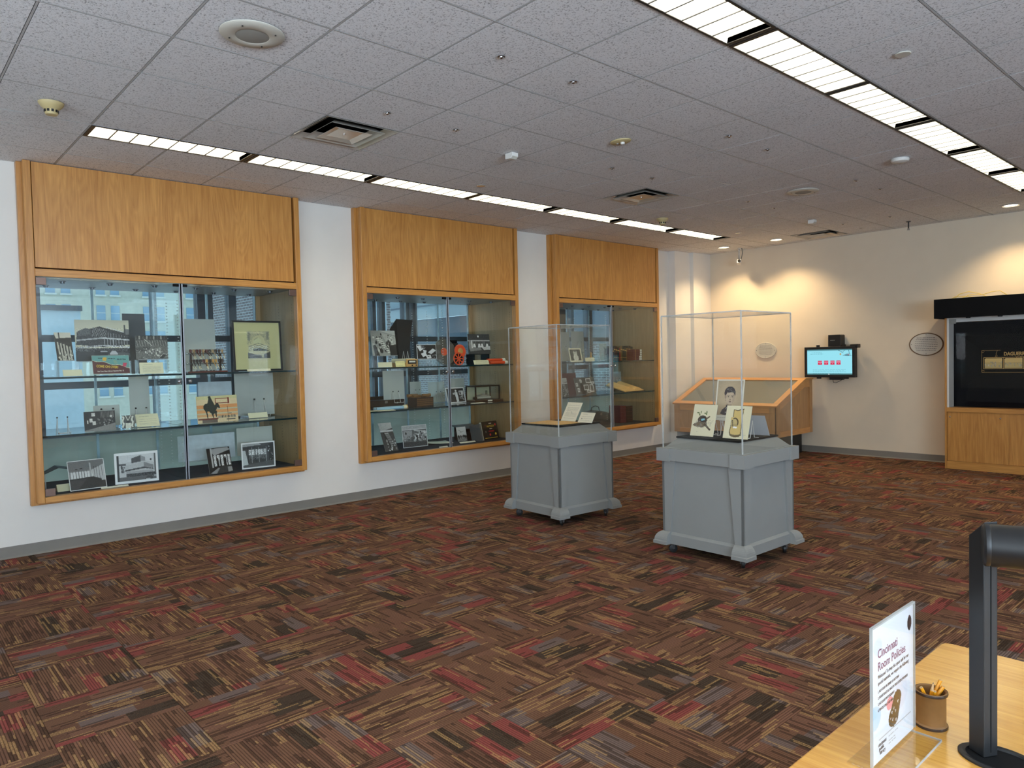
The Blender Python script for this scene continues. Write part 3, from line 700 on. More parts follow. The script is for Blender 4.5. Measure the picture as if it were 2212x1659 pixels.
# ------------------------------------------------------------------ wall display cases
S1, S2, S3 = 1.52, 1.015, 0.50            # shelf and deck tops
ZB, ZT, ZR = 0.50, 2.375, 2.44            # glass bottom / top, rail top
XB = -0.80                                # back glass
def make_case(y0, y1, label, deck):
    t = empty('display_case', (0, y0, 0)); tag(t, label, 'display case', 'oak display cases built into the wall')
    w = y1-y0; st = 0.055; f = 0.15
    # backing frame against the wall and face frame in front of it
    bf = MB(); bf.box(0.0, 0.062, -0.035, 0.04, 0.425, H-0.002).box(0.0, 0.062, w-0.04, w+0.012, 0.425, H-0.002).box(0.0, 0.062, 0.04, w-0.04, 0.425, 0.47)
    bf.build('backing_frame', 'oak_z', t, bevel=0.003)
    B('stile', 0.066, f, 0, st, 0.45, H-0.002, 'oak_z', t, 0.004); B('stile', 0.066, f, w-st, w, 0.45, H-0.002, 'oak_z', t, 0.004)
    B('rail', 0.066, f, st, w-st, 0.45, ZB, 'oak_y', t, 0.004); B('rail', 0.066, f, st, w-st, ZT, ZR, 'oak_y', t, 0.004)
    B('shadow_gap_sheet', 0.05, 0.09, 0.01, w-0.01, ZT+0.02, H-0.002, 'blackmat', t)  # black sheet stands for the shadow in the gap round the header panel
    B('header_panel', 0.095, f-0.012, st+0.006, w-st-0.022, ZR+0.012, H-0.006, 'oak_z', t, 0.002)
    # box
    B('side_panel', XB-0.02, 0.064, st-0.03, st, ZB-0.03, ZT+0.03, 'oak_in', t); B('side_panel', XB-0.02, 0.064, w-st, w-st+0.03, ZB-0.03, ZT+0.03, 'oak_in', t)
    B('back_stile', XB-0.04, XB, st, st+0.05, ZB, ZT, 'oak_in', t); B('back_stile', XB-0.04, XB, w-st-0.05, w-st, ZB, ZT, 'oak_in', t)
    B('deck', XB-0.04, 0.066, st, w-st, ZB-0.03, ZB, deck, t)
    B('top_panel', XB-0.04, 0.066, st, w-st, ZT, ZT+0.03, 'lining_top', t)
    pk = MB().lathe([(0.03, 0), (0.03, -0.004), (0.02, -0.006), (0.018, -0.018), (0.0, -0.022)], n=16).mesh('puck_light', 'chromed')
    for i in range(6):
        for j in range(2):
            o = bpy.data.objects.new('puck_light', pk); COL.objects.link(o); o.parent = t; o.location = (-0.62+0.42*j, st+0.2+(w-2*st-0.4)*i/5+(0.06 if j else 0), ZT)
    mid = w/2
    B('divider', XB+0.03, 0.05, mid-0.003, mid+0.003, ZB, ZT, 'glass', t)
    hm = MB(); hw = MB()
    for xh in (-0.64, -0.31, 0.02):
        zz = 0.62
        while zz < 2.25:
            hm.cyl((xh, w-st-0.0008, zz), 0.0042, 0.0008, 'y', 8); hm.cyl((xh, st, zz), 0.0042, 0.0008, 'y', 8)
            hw.cyl((xh, mid-0.005, zz), 0.0045, 0.010, 'y', 8); zz += 0.032
    stuff(hm.build('pin_holes', 'holedark', t)); stuff(hw.build('pin_sleeves', 'holewhite', t))
    for zs in (S1, S2):
        for a, b in ((st+0.004, mid-0.006), (mid+0.006, w-st-0.004)):
            sh = MB().box(XB+0.08, 0.075, a, b, zs-0.017, zs, 0)
            sh.m = [1 if i in (2, 3, 4, 5) else 0 for i in range(6)]
            o = sh.build('shelf', ['shelfglass', 'shelfedge'], t)
    # rear sliding glass
    for k in range(4):
        a = st+0.05+(w-2*st-0.1)*k/4; b = st+0.05+(w-2*st-0.1)*(k+1)/4+(0.03 if k < 3 else 0)
        g = B('back_pane', XB-0.035+0.012*(k % 2), XB-0.029+0.012*(k % 2), a, b, ZB, ZT, 'glass', t)
        B('pane_edge_streak', XB-0.036+0.012*(k % 2), XB-0.026+0.012*(k % 2), b-0.026, b-0.002, ZB, ZT, 'backstreak', g)  # wide pale strip on the pane edge paints in the vertical reflection streaks
    # doors
    for s in (0, 1):
        a, b = (st+0.003, mid-0.004) if s == 0 else (mid+0.004, w-st-0.003)
        d = B('glass_door', 0.128, 0.136, a, b, ZB+0.004, ZT-0.004, 'glass', t)
        ye = b if s == 0 else a
        B('edge_strip', 0.124, 0.142, ye-0.010, ye+0.010 if s == 0 else ye+0.014, ZB+0.004, ZT-0.004, 'seal', d)
        ho = a if s == 0 else b-0.075
        for zz in (ZB+0.006, ZT-0.070): B('hinge', 0.120, 0.146, ho, ho+0.075, zz, zz+0.062, 'hinge', d, 0.002)
        yc = ye-0.06 if s == 0 else ye+0.008
        B('pivot_clip', 0.115, 0.14, yc, yc+0.05, ZT-0.030, ZT-0.006, 'blackmat', d)
        kn = MB().lathe([(0.006, 0.0), (0.006, 0.012), (0.016, 0.018), (0.018, 0.028), (0.012, 0.036), (0.0, 0.037)], n=16, axis='x')
        kn.build('knob', 'chrome', d, (0.136, ye-0.045 if s == 0 else ye+0.045, 1.445))
    return t
make_case(*CASES[0], 'oak wall display case at left holding the framed library print and pipe rack', 'deck')
make_case(*CASES[1], 'oak wall display case in the middle holding the orange film reels', 'deck')
make_case(*CASES[2], 'oak wall display case farthest back holding the row of old books', 'deckblack')

# ------------------------------------------------------------------ pictures
def im_library():
    g = Img(110, 76, 0.80, 3); g.tint((1.0, 0.98, 0.86))
    g.poly([(0.04, 0.30), (0.45, 0.16), (0.55, 0.20), (1, 0.34), (1, 0.60), (0.52, 0.66), (0.02, 0.60)], 0.22)
    g.poly([(0.05, 0.28), (0.2, 0.2), (0.3, 0.24), (0.28, 0.36), (0.06, 0.4)], 0.33)
    for i in range(22): g.line(0.32+i*0.012, 0.18+0.003*i, 0.30+i*0.012, 0.40, 0.006, 0.62 if i % 2 else 0.18)
    for y0, y1, c in ((0.42, 0.455, 0.78), (0.60, 0.635, 0.72)):
        g.poly([(0.02, y0+0.06), (0.5, y0), (0.5, y1), (0.02, y1+0.06)], c-0.1); g.poly([(0.5, y0), (1, y0+0.05), (1, y1+0.05), (0.5, y1)], c)
    for i in range(9): g.rect(0.53+i*0.052, 0.46, 0.54+i*0.052, 0.60, 0.70)
    for i in range(8): g.rect(0.60+i*0.05, 0.30+0.015*i, 0.607+i*0.05, 0.42, 0.62)
    g.line(0.58, 0.18, 1.0, 0.34, 0.012, 0.82)
    g.poly([(0, 0.68), (1, 0.68), (1, 1), (0, 1)], 0.22); g.poly([(0.2, 1), (0.5, 0.85), (0.85, 0.78), (1, 0.82), (1, 0.9), (0.5, 1)], 0.34)
    g.speckle(0, 0.62, 1, 0.76, 0.7); g.speckle(0, 0.2, 1, 0.62, 0.2)
    g.rect(0.34, 0.74, 0.58, 0.90, 0.14); g.rect(0.45, 0.75, 0.57, 0.78, 0.72); g.poly([(0.62, 0.80), (0.66, 0.75), (0.72, 0.75), (0.76, 0.80), (0.76, 0.84), (0.62, 0.84)], 0.75)
    g.ell(0.76, 0.92, 0.012, 0.03, 0.9); g.ell(0.885, 0.90, 0.014, 0.05, 0.88); g.rect(0.9, 0.12, 0.93, 0.32, 0.3); g.rect(0.93, 0.22, 1.0, 0.36, 0.45)
    return g
def im_construct(seed=5):
    g = Img(84, 62, 0.42, seed); g.rect(0, 0, 1, 0.2, 0.2)
    for i in range(9): g.rect(i*0.11, 0.02, i*0.11+0.05, 0.16, 0.6 if i % 2 else 0.3)
    g.rect(0, 0.2, 1, 0.42, 0.36)
    for i in range(26): g.line(i*0.04, 0.22, i*0.04+0.03, 0.42, 0.012, 0.66 if i % 2 else 0.25)
    g.line(0.28, 0.16, 0.5, 0.42, 0.02, 0.8); g.poly([(0, 0.5), (0.45, 0.46), (0.5, 0.6), (0, 0.7)], 0.3)
    g.blobs(0.3, 0.55, 0.75, 0.85, 70, 0.008, 0.03, 0.2, 0.95)
    for i in range(16): x = g.rng.rand(); y = 0.5+0.5*g.rng.rand(); g.line(x, y, x+g.rng.uniform(-0.2, 0.2), y+g.rng.uniform(-0.1, 0.1), 0.008, g.rng.choice([0.15, 0.85]))
    g.poly([(0.70, 0.95), (0.85, 0.78), (0.95, 0.80), (0.82, 0.97)], 0.2); g.line(0.7, 0.95, 0.85, 0.77, 0.012, 0.85); g.line(0.85, 0.77, 0.96, 0.8, 0.012, 0.85)
    g.speckle(0, 0, 1, 1, 0.25); return g.tint((1.0, 0.99, 0.93))
def im_columns():
    g = Img(40, 64, 0.16, 7); g.poly([(0, 0), (1, 0), (1, 0.18), (0.1, 0.22)], 0.85); g.rect(0.25, 0, 0.32, 0.5, 0.15)
    for i in range(5): g.poly([(0.12+i*0.17, 0.35+0.04*i), (0.20+i*0.17, 0.34+0.04*i), (0.27+i*0.16, 0.98), (0.17+i*0.16, 0.98)], 0.75)
    g.blobs(0.1, 0.75, 0.95, 1, 30, 0.02, 0.06, 0.3, 0.95); return g.tint((1, 0.98, 0.9))
def im_shop():
    g = Img(90, 62, 0.13, 9)
    for i in range(10): g.rect(0.52+i*0.045, 0.03, 0.535+i*0.045, 0.34, g.rng.uniform(0.45, 0.75))
    for a in ((0.24, 0.08, 0.36, 0.24), (0.18, 0.36, 0.27, 0.54), (0.27, 0.5, 0.37, 0.68)):
        g.rect(*a, 0.88); g.lines(a[0]+0.01, a[1]+0.02, a[2]-0.01, a[3]-0.02, 3, 0.4)
    g.ell(0.86, 0.28, 0.04, 0.06, 0.8); g.blobs(0.35, 0.35, 0.95, 0.7, 26, 0.006, 0.03, 0.2, 0.7); g.rect(0, 0.05, 0.16, 0.8, 0.08); g.rect(0.1, 0.44, 0.13, 0.6, 0.85)
    g.poly([(0, 0.94), (1, 0.62), (1, 1), (0, 1)], 0.5); g.speckle(0, 0.7, 1, 1, 0.15); g.speckle(0, 0, 1, 0.7, 0.08); return g.tint((1, 0.98, 0.94))
def im_fern():
    g = Img(44, 46, 0.30, 2)
    for i in range(12):
        y = 0.1+i*0.07; g.ell(0.1+0.05*math.sin(i), y, 0.09, 0.035, 0.86); g.ell(0.85+0.04*math.cos(i), y, 0.09, 0.035, 0.86)
    g.rect(0.3, 0.58, 0.72, 1, 0.80); g.line(0.3, 0, 0.55, 0.5, 0.05, 0.85); g.line(0.75, 0, 0.5, 0.4, 0.04, 0.85); g.ell(0.5, 0.5, 0.14, 0.1, 0.12); g.speckle(0, 0, 1, 1, 0.25)
    return g.tint((1, 1, 0.92))
def im_interior():
    g = Img(96, 70, 0.36, 4); g.poly([(0, 0), (1, 0), (1, 0.25), (0.55, 0.42), (0, 0.36)], 0.44)
    g.rect(0, 0.36, 1, 0.62, 0.55)
    for i in range(9): g.rect(0.06+i*0.075, 0.38, 0.12+i*0.075, 0.60, 0.82); g.rect(0.055+i*0.075, 0.36, 0.065+i*0.075, 0.62, 0.2)
    g.poly([(0.62, 0.36), (1, 0.18), (1, 0.72), (0.66, 0.60)], 0.72)
    for i in range(5): g.line(0.70+i*0.07, 0.25, 0.70+i*0.07, 0.66, 0.012, 0.18)
    g.rect(0.58, 0.12, 0.625, 0.66, 0.66); g.poly([(0, 0.62), (0.66, 0.58), (1, 0.78), (1, 1), (0, 1)], 0.20); g.poly([(0, 0.66), (0.5, 0.62), (0.2, 1), (0, 1)], 0.26)
    g.rect(0.88, 0.6, 0.98, 0.74, 0.7); g.rect(0.2, 0.28, 0.26, 0.31, 0.15); g.rect(0.32, 0.27, 0.40, 0.30, 0.15); g.speckle(0, 0, 1, 1, 0.06); return g.border(0.022, 0.88)
def im_modern():
    g = Img(104, 70, 0.80, 6); g.poly([(0.1, 0.35), (0.42, 0.30), (0.65, 0.28), (1, 0.42), (1, 0.78), (0, 0.8), (0, 0.4)], 0.74)
    g.poly([(0.38, 0.20), (0.60, 0.12), (0.60, 0.32), (0.38, 0.36)], 0.26); g.poly([(0.60, 0.12), (0.70, 0.20), (0.70, 0.32), (0.60, 0.32)], 0.55); g.line(0.38, 0.19, 0.6, 0.11, 0.012, 0.72); g.line(0.6, 0.11, 0.7, 0.19, 0.012, 0.75)
    g.poly([(0.24, 0.42), (0.66, 0.34), (0.66, 0.50), (0.24, 0.56)], 0.70); g.poly([(0.66, 0.34), (0.88, 0.46), (0.88, 0.56), (0.66, 0.50)], 0.50)
    g.poly([(0.24, 0.56), (0.66, 0.50), (0.88, 0.57), (0.88, 0.60), (0.66, 0.55), (0.24, 0.61)], 0.2)
    g.rect(0.26, 0.61, 0.88, 0.68, 0.62); g.rect(0.26, 0.68, 0.95, 0.78, 0.16); g.speckle(0.26, 0.68, 0.95, 0.78, 0.5); g.rect(0.06, 0.36, 0.26, 0.42, 0.3)
    g.blobs(0.12, 0.45, 0.22, 0.62, 14, 0.01, 0.025, 0.15, 0.45)
    g.rect(0, 0.78, 1, 1, 0.34); g.poly([(0.68, 0.88), (0.74, 0.80), (0.82, 0.80), (0.86, 0.86), (0.86, 0.92), (0.68, 0.92)], 0.22); g.rect(0.70, 0.89, 0.80, 0.91, 0.7); g.rect(0.88, 0.78, 0.98, 0.84, 0.6)
    g.rect(0.06, 0.05, 0.105, 0.92, 0.16); g.rect(0.90, 0.08, 0.96, 0.7, 0.36); g.ell(0.83, 0.28, 0.02, 0.04, 0.25); g.speckle(0, 0, 1, 1, 0.08); return g.border(0.06, 0.90)
def im_lobby():
    g = Img(64, 74, 0.12, 8); g.poly([(0.1, 0.04), (0.9, 0.02), (1, 0.12), (0.3, 0.30)], 0.62); g.rect(0, 0, 0.16, 1, 0.14); g.rect(0.16, 0.02, 0.22, 0.75, 0.72)
    for i in range(5): g.rect(0.26+i*0.15, 0.30, 0.36+i*0.15, 0.72, 0.80); 
    g.speckle(0.24, 0.3, 1, 0.72, 0.7)
    for x, y, s in ((0.42, 0.42, 1.0), (0.53, 0.45, 0.9), (0.74, 0.40, 1.2)): g.ell(x, y, 0.025*s, 0.03*s, 0.05); g.rect(x-0.04*s, y+0.02, x+0.04*s, 0.74, 0.05)
    g.poly([(0.05, 0.95), (0.5, 0.75), (0.95, 0.72), (1, 1), (0, 1)], 0.22); g.poly([(0.05, 0.97), (0.40, 0.78), (0.46, 0.80), (0.3, 1)], 0.55); g.poly([(0.8, 0.78), (0.97, 0.78), (1, 0.95), (0.8, 0.98)], 0.55); return g
def im_arcade():
    g = Img(92, 70, 0.24, 10); g.poly([(0.04, 0.06), (0.5, 0.05), (0.6, 0.12), (0.05, 0.16)], 0.6)
    g.rect(0.04, 0.16, 1, 0.26, 0.2)
    for i in range(6): g.rect(0.22+i*0.09, 0.28, 0.29+i*0.09, 0.48, 0.78)
    g.speckle(0.2, 0.26, 0.75, 0.66, 0.8); g.poly([(0.04, 0.3), (0.12, 0.3), (0.2, 0.85), (0.04, 0.92)], 0.74)
    for i in range(7): g.rect(0.2+i*0.105, 0.2, 0.212+i*0.105, 0.80-0.01*i, 0.66 if i % 2 else 0.14)
    g.rect(0.8, 0.1, 1, 0.8, 0.15); g.blobs(0.8, 0.2, 0.95, 0.75, 10, 0.006, 0.014, 0.5, 0.9); g.poly([(0, 0.86), (1, 0.72), (1, 1), (0, 1)], 0.32); g.speckle(0, 0, 1, 1, 0.06); return g.tint((0.97, 1, 1.0)).border(0.045, 0.88)
def im_engraving():
    g = Img(84, 84, (0.80, 0.76, 0.56), 3); x0, x1, y0, y1 = 0.28, 0.77, 0.19, 0.76
    g.rect(x0, y0, x1, y1+0.05, (0.78, 0.74, 0.58)); s = lambda x, y: (x0+(x1-x0)*x, y0+(y1-y0)*y)
    for i in range(40):
        a = math.pi*(i+0.5)/40; g.line(*s(0.5+0.32*math.cos(a), 0.5-0.36*math.sin(a)), *s(min(1, max(0, 0.5+0.75*math.cos(a))), max(0, 0.5-0.75*math.sin(a))), 0.006, 0.42, 0.75)
    for k in range(10): g.ell(*s(0.08 if k % 2 else 0.92, 0.05+0.03*k), 0.03, 0.03, 0.4, 0.35)
    g.poly([s(0.5, 0.22), s(0.62, 0.32), s(0.62, 0.5), s(0.5, 0.48), s(0.28, 0.46), s(0.28, 0.34)], (0.80, 0.78, 0.62))
    for a, b in ((0.44, 0.74), (0.52, 0.80), (0.58, 0.83)): g.line(*s(0.06, a+0.14), *s(0.5, a), 0.010, 0.3); g.line(*s(0.5, a), *s(0.98, a+0.16), 0.010, 0.25)
    g.poly([s(0.25, 0.68), s(0.5, 0.62), s(0.92, 0.70), s(0.92, 0.74), s(0.25, 0.74)], 0.28)
    g.poly([s(0.02, 0.80), s(0.6, 0.90), s(1, 0.76), s(1, 1), s(0.02, 1)], 0.22); g.rect(*s(0.62, 0.80), *s(0.72, 0.98), (0.74, 0.72, 0.6)); g.line(*s(0.05, 0.93), *s(0.6, 0.86), 0.01, 0.6)
    g.line(*s(0.5, 0.22), *s(0.5, 0.48), 0.006, 0.3); g.line(*s(0.28, 0.34), *s(0.5, 0.22), 0.006, 0.3); g.line(*s(0.5, 0.22), *s(0.64, 0.34), 0.006, 0.3); return g
def im_horse():
    g = Img(104, 72, (0.86, 0.78, 0.62), 5)
    g.rect(0, 0, 1, 0.12, (0.80, 0.78, 0.58))
    for y0, y1, c in ((0.34, 0.46, (0.84, 0.58, 0.36)), (0.46, 0.52, (0.74, 0.72, 0.60)), (0.52, 0.62, (0.86, 0.62, 0.40)), (0.62, 0.68, (0.78, 0.74, 0.60)), (0.68, 0.76, (0.84, 0.64, 0.44))): g.rect(0, y0, 1, y1, c)
    for a in ((0.45, 0.1, 0.78, 0.12), (0.45, 0.1, 0.47, 0.28), (0.76, 0.08, 0.80, 0.30), (0.45, 0.27, 0.8, 0.29)): g.rect(*a, (0.48, 0.12, 0.10))
    D = (0.14, 0.18, 0.16)
    g.ell(0.27, 0.42, 0.11, 0.15, D); g.ell(0.36, 0.46, 0.10, 0.13, D); g.poly([(0.26, 0.32), (0.30, 0.08), (0.36, 0.08), (0.44, 0.36), (0.46, 0.62), (0.38, 0.70), (0.30, 0.6)], D); g.ell(0.325, 0.06, 0.035, 0.055, D)
    g.poly([(0.42, 0.38), (0.48, 0.28), (0.53, 0.30), (0.57, 0.46), (0.54, 0.48), (0.50, 0.42), (0.46, 0.55)], D)
    for p in (((0.18, 0.48), (0.25, 0.50), (0.26, 0.82), (0.24, 0.82), (0.22, 0.62)), ((0.32, 0.55), (0.38, 0.55), (0.40, 0.80), (0.38, 0.82)), ((0.42, 0.58), (0.48, 0.55), (0.47, 0.78), (0.45, 0.80))): g.poly(list(p), D)
    g.rect(0.02, 0.82, 0.5, 0.87, (0.46, 0.24, 0.2)); g.rect(0.74, 0.40, 0.752, 0.98, (0.3, 0.16, 0.14)); g.rect(0.12, 0.88, 0.48, 0.98, (0.42, 0.38, 0.34))
    for i in range(20): g.rect(0.5+i*0.022, 0.74+0.02*g.rng.rand(), 0.513+i*0.022, 0.84, g.rng.uniform(0.15, 0.5))
    g.rect(0.7, 0.87, 0.92, 0.92, 0.3); g.rect(0.76, 0.66, 0.84, 0.69, 0.3); g.speckle(0, 0, 1, 1, 0.06); return g
def im_text(lines=8, head=True, w=60, h=44, seed=1, bg=(0.88, 0.86, 0.72), mark=False):
    g = Img(w, h, bg, seed)
    y = 0.14
    if head: g.lines(0.16, 0.14, 0.62, 0.24, 1, 0.28, 0.016); y = 0.30
    if lines: g.lines(0.13, y, 0.9, 0.86, lines, 0.42, 0.014, 0.55)
    if mark: g.ell(0.2, 0.62, 0.03, 0.05, 0.2)
    return g
def im_readers():
    g = Img(88, 80, 0.62, 12); g.poly([(0.35, 0), (1, 0), (1, 0.2), (0.45, 0.05)], 0.8); g.poly([(0.4, 0.06), (1, 0.24), (1, 0.55), (0.6, 0.45)], 0.72)
    g.speckle(0.6, 0.2, 1, 0.6, 0.35)
    for _ in range(34):
        x = g.rng.uniform(0, 0.9); y = g.rng.uniform(0.1, 0.8); r = 0.02+0.04*y; g.ell(x, y+r*1.6, r*1.3, r*1.8, g.rng.choice([0.15, 0.2, 0.7, 0.85])); g.ell(x, y, r*0.6, r*0.7, g.rng.choice([0.25, 0.75]))
    for i in range(9): g.poly([(0.2+0.05*i, 0.3+0.07*i), (0.4+0.04*i, 0.28+0.07*i), (0.42+0.04*i, 0.32+0.07*i), (0.22+0.05*i, 0.34+0.07*i)], 0.9)
    g.poly([(0.05, 0.6), (0.15, 0.55), (0.3, 1), (0.1, 1)], 0.15); g.poly([(0.7, 0.6), (1, 0.55), (1, 1), (0.72, 1)], 0.16); g.speckle(0, 0, 1, 1, 0.15); return g.tint((1, 1, 0.95))
def im_papers():
    g = Img(78, 60, 0.08, 13)
    for p in (((0.02, 0.12), (0.2, 0.06), (0.32, 0.32), (0.16, 0.46)), ((0.55, 0.55), (0.82, 0.28), (0.97, 0.42), (0.72, 0.66)), ((0.2, 0.62), (0.42, 0.52), (0.5, 0.72), (0.3, 0.86)), ((0.44, 0.74), (0.68, 0.7), (0.72, 0.92), (0.5, 0.96)), ((0.32, 0.36), (0.5, 0.42), (0.46, 0.58), (0.34, 0.56))): g.poly(list(p), 0.88)
    g.blobs(0.25, 0.1, 0.45, 0.3, 12, 0.01, 0.04, 0.3, 0.9); g.blobs(0.75, 0.7, 0.98, 0.96, 16, 0.01, 0.03, 0.1, 0.9); g.rect(0.52, 0.78, 0.62, 0.84, 0.1); return g.border(0.025, 0.88)
def im_clerks():
    g = Img(90, 66, 0.28, 14); g.rect(0, 0.3, 1, 0.36, 0.7)
    for i in range(30): g.rect(0.2+i*0.028, 0.36, 0.215+i*0.028, 0.6, g.rng.uniform(0.1, 0.6))
    g.ell(0.48, 0.12, 0.035, 0.05, 0.92); g.rect(0.05, 0.3, 0.18, 0.75, 0.6); g.rect(0.16, 0.32, 0.2, 0.75, 0.9)
    for x in (0.28, 0.5, 0.63, 0.86): g.ell(x, 0.45, 0.03, 0.045, 0.3); g.poly([(x-0.07, 0.66), (x-0.03, 0.48), (x+0.03, 0.48), (x+0.07, 0.66)], 0.92)
    g.poly([(0.05, 0.72), (0.55, 0.66), (0.6, 0.8), (0.08, 0.86)], 0.55); g.poly([(0.6, 0.66), (1, 0.6), (1, 0.78), (0.7, 0.8)], 0.8); g.rect(0, 0.86, 1, 1, 0.3); g.speckle(0, 0, 1, 1, 0.12); return g
def im_garden():
    g = Img(70, 52, 0.22, 15); g.speckle(0, 0, 1, 1, 0.15); g.ell(0.53, 0.22, 0.05, 0.07, 0.92); g.poly([(0.46, 0.3), (0.6, 0.3), (0.62, 0.9), (0.5, 0.92)], 0.92); g.rect(0.68, 0.24, 0.92, 0.5, 0.85); g.rect(0.72, 0.28, 0.78, 0.46, 0.3); g.blobs(0.65, 0.55, 0.95, 0.85, 14, 0.01, 0.04, 0.1, 0.95); g.rect(0.36, 0.34, 0.5, 0.46, 0.75)
    return g.border(0.055, 0.88)
def im_lean():
    g = Img(50, 84, 0.3, 16); g.poly([(0, 0), (1, 0), (1, 0.2), (0, 0.3)], 0.7); g.rect(0, 0.26, 1, 0.32, 0.85)
    g.poly([(0.2, 0.34), (0.5, 0.34), (0.9, 1), (0.3, 1)], 0.2)
    for i in range(14): g.rect(0.3+0.02*i, 0.36+0.035*i, 0.6+0.02*i, 0.375+0.035*i, 0.8)
    g.blobs(0.3, 0.6, 0.95, 1, 40, 0.02, 0.06, 0.15, 0.95); g.speckle(0, 0, 1, 1, 0.15); return g
def im_office():
    g = Img(88, 70, 0.40, 17); g.rect(0, 0, 1, 0.18, 0.68); g.rect(0, 0.18, 1, 0.22, 0.85)
    g.rect(0.05, 0.25, 0.4, 0.6, 0.62); g.ell(0.15, 0.36, 0.03, 0.06, 0.15); g.poly([(0.45, 0.2), (0.98, 0.3), (0.98, 0.4), (0.5, 0.28)], 0.72)
    g.blobs(0.45, 0.3, 0.95, 0.7, 70, 0.012, 0.045, 0.1, 0.95); g.blobs(0.05, 0.5, 0.4, 0.75, 18, 0.02, 0.05, 0.2, 0.85); g.rect(0, 0.76, 1, 1, 0.28); g.speckle(0, 0, 1, 1, 0.2); return g.border(0.018, 0.85)
def im_field():
    g = Img(46, 54, 0.84, 18); g.rect(0, 0.6, 1, 1, 0.5); g.speckle(0, 0.6, 1, 1, 0.6)
    for _ in range(10): x = g.rng.rand(); g.ell(x, 0.62+0.1*g.rng.rand(), 0.05, 0.09, 0.12)
    g.line(0.2, 0.2, 0.5, 0.35, 0.03, 0.35); g.line(0.35, 0.4, 0.7, 0.3, 0.025, 0.3); return g
def im_couple():
    g = Img(66, 60, 0.18, 19); g.ell(0.5, 0.35, 0.16, 0.22, 0.75); g.ell(0.5, 0.14, 0.15, 0.14, 0.25); g.ell(0.78, 0.35, 0.14, 0.25, 0.12); g.ell(0.5, 0.7, 0.2, 0.25, 0.85); g.speckle(0, 0, 1, 1, 0.6); return g.tint((1, 1, 0.92)).border(0.09, (0.88, 0.86, 0.74))
def im_collage():
    g = Img(100, 62, 0.34, 20)
    g.poly([(0.22, 0.35), (0.34, 0.3), (0.5, 0.95), (0.4, 1), (0.3, 1)], 0.16); g.ell(0.32, 0.22, 0.06, 0.1, 0.75); g.ell(0.30, 0.15, 0.05, 0.06, 0.85)
    for x0, y0, x1, y1 in ((0.56, 0.06, 0.80, 0.34), (0.42, 0.44, 0.66, 0.76), (0.72, 0.44, 0.90, 0.88), (0.05, 0.30, 0.15, 0.52), (0.1, 0.62, 0.2, 0.86), (0.80, 0.28, 0.98, 0.40), (0.55, 0.76, 0.72, 0.92)):
        g.rect(x0, y0, x1, y1, 0.88); g.rect(x0+0.03, y0+0.05, x1-0.03, y1-0.05, 0.3); g.speckle(x0+0.03, y0+0.05, x1-0.03, y1-0.05, 0.7)
    return g
def im_portrait():
    g = Img(96, 140, (0.74, 0.66, 0.54), 21)
    rr = np.hypot((g.X-0.5)/0.6, (g.Y-0.5)/0.7); g.a *= (1.04-0.14*rr**2)[:, :, None]
    dk = (0.24, 0.20, 0.22)
    g.poly([(0.20, 0.84), (0.26, 0.74), (0.40, 0.66), (0.52, 0.70), (0.62, 0.68), (0.74, 0.75), (0.80, 0.84), (0.66, 0.86), (0.4, 0.88)], dk, 0.9)
    g.poly([(0.52, 0.70), (0.64, 0.69), (0.76, 0.77), (0.78, 0.86), (0.55, 0.87)], (0.50, 0.43, 0.38), 0.8); g.speckle(0.5, 0.68, 0.8, 0.87, 0.14)
    g.poly([(0.42, 0.56), (0.58, 0.57), (0.60, 0.69), (0.50, 0.71), (0.41, 0.66)], (0.62, 0.54, 0.46)); g.poly([(0.40, 0.62), (0.60, 0.66), (0.61, 0.70), (0.40, 0.67)], dk)
    skin = (0.78, 0.70, 0.60)
    g.ell(0.50, 0.33, 0.195, 0.155, (0.24, 0.20, 0.22)); g.ell(0.52, 0.45, 0.165, 0.165, skin); g.ell(0.355, 0.43, 0.03, 0.05, (0.64, 0.55, 0.48)); g.ell(0.37, 0.51, 0.010, 0.016, dk)
    g.poly([(0.35, 0.40), (0.37, 0.30), (0.47, 0.33), (0.55, 0.31), (0.66, 0.33), (0.69, 0.42), (0.70, 0.30), (0.60, 0.20), (0.42, 0.20), (0.33, 0.30)], (0.24, 0.20, 0.22))
    g.blobs(0.38, 0.21, 0.66, 0.33, 34, 0.008, 0.02, 0.16, 0.5)
    g.put((g.X > 0.60) & (((g.X-0.52)/0.165)**2+((g.Y-0.45)/0.165)**2 <= 1), (0.66, 0.57, 0.49), 0.5)
    for ex in (0.455, 0.595): g.line(ex-0.045, 0.398, ex+0.04, 0.395, 0.014, (0.34, 0.27, 0.26)); g.ell(ex, 0.425, 0.030, 0.013, (0.46, 0.38, 0.34)); g.ell(ex, 0.425, 0.013, 0.012, (0.14, 0.11, 0.12))
    g.line(0.53, 0.42, 0.515, 0.49, 0.014, (0.68, 0.59, 0.5)); g.ell(0.525, 0.497, 0.030, 0.012, (0.52, 0.43, 0.38)); g.ell(0.525, 0.54, 0.048, 0.010, (0.42, 0.32, 0.31)); g.ell(0.525, 0.556, 0.035, 0.008, (0.60, 0.50, 0.43))
    for x, y in ((0.42, 0.685), (0.41, 0.715), (0.39, 0.80)): g.ell(x, y, 0.012, 0.010, 0.9)
    g.speckle(0, 0, 1, 1, 0.05); g.border(0.05, (0.88, 0.86, 0.80)); g.rect(0, 0.875, 1, 1, (0.88, 0.87, 0.82)); g.lines(0.1, 0.915, 0.55, 0.945, 1, 0.35, 0.012); return g
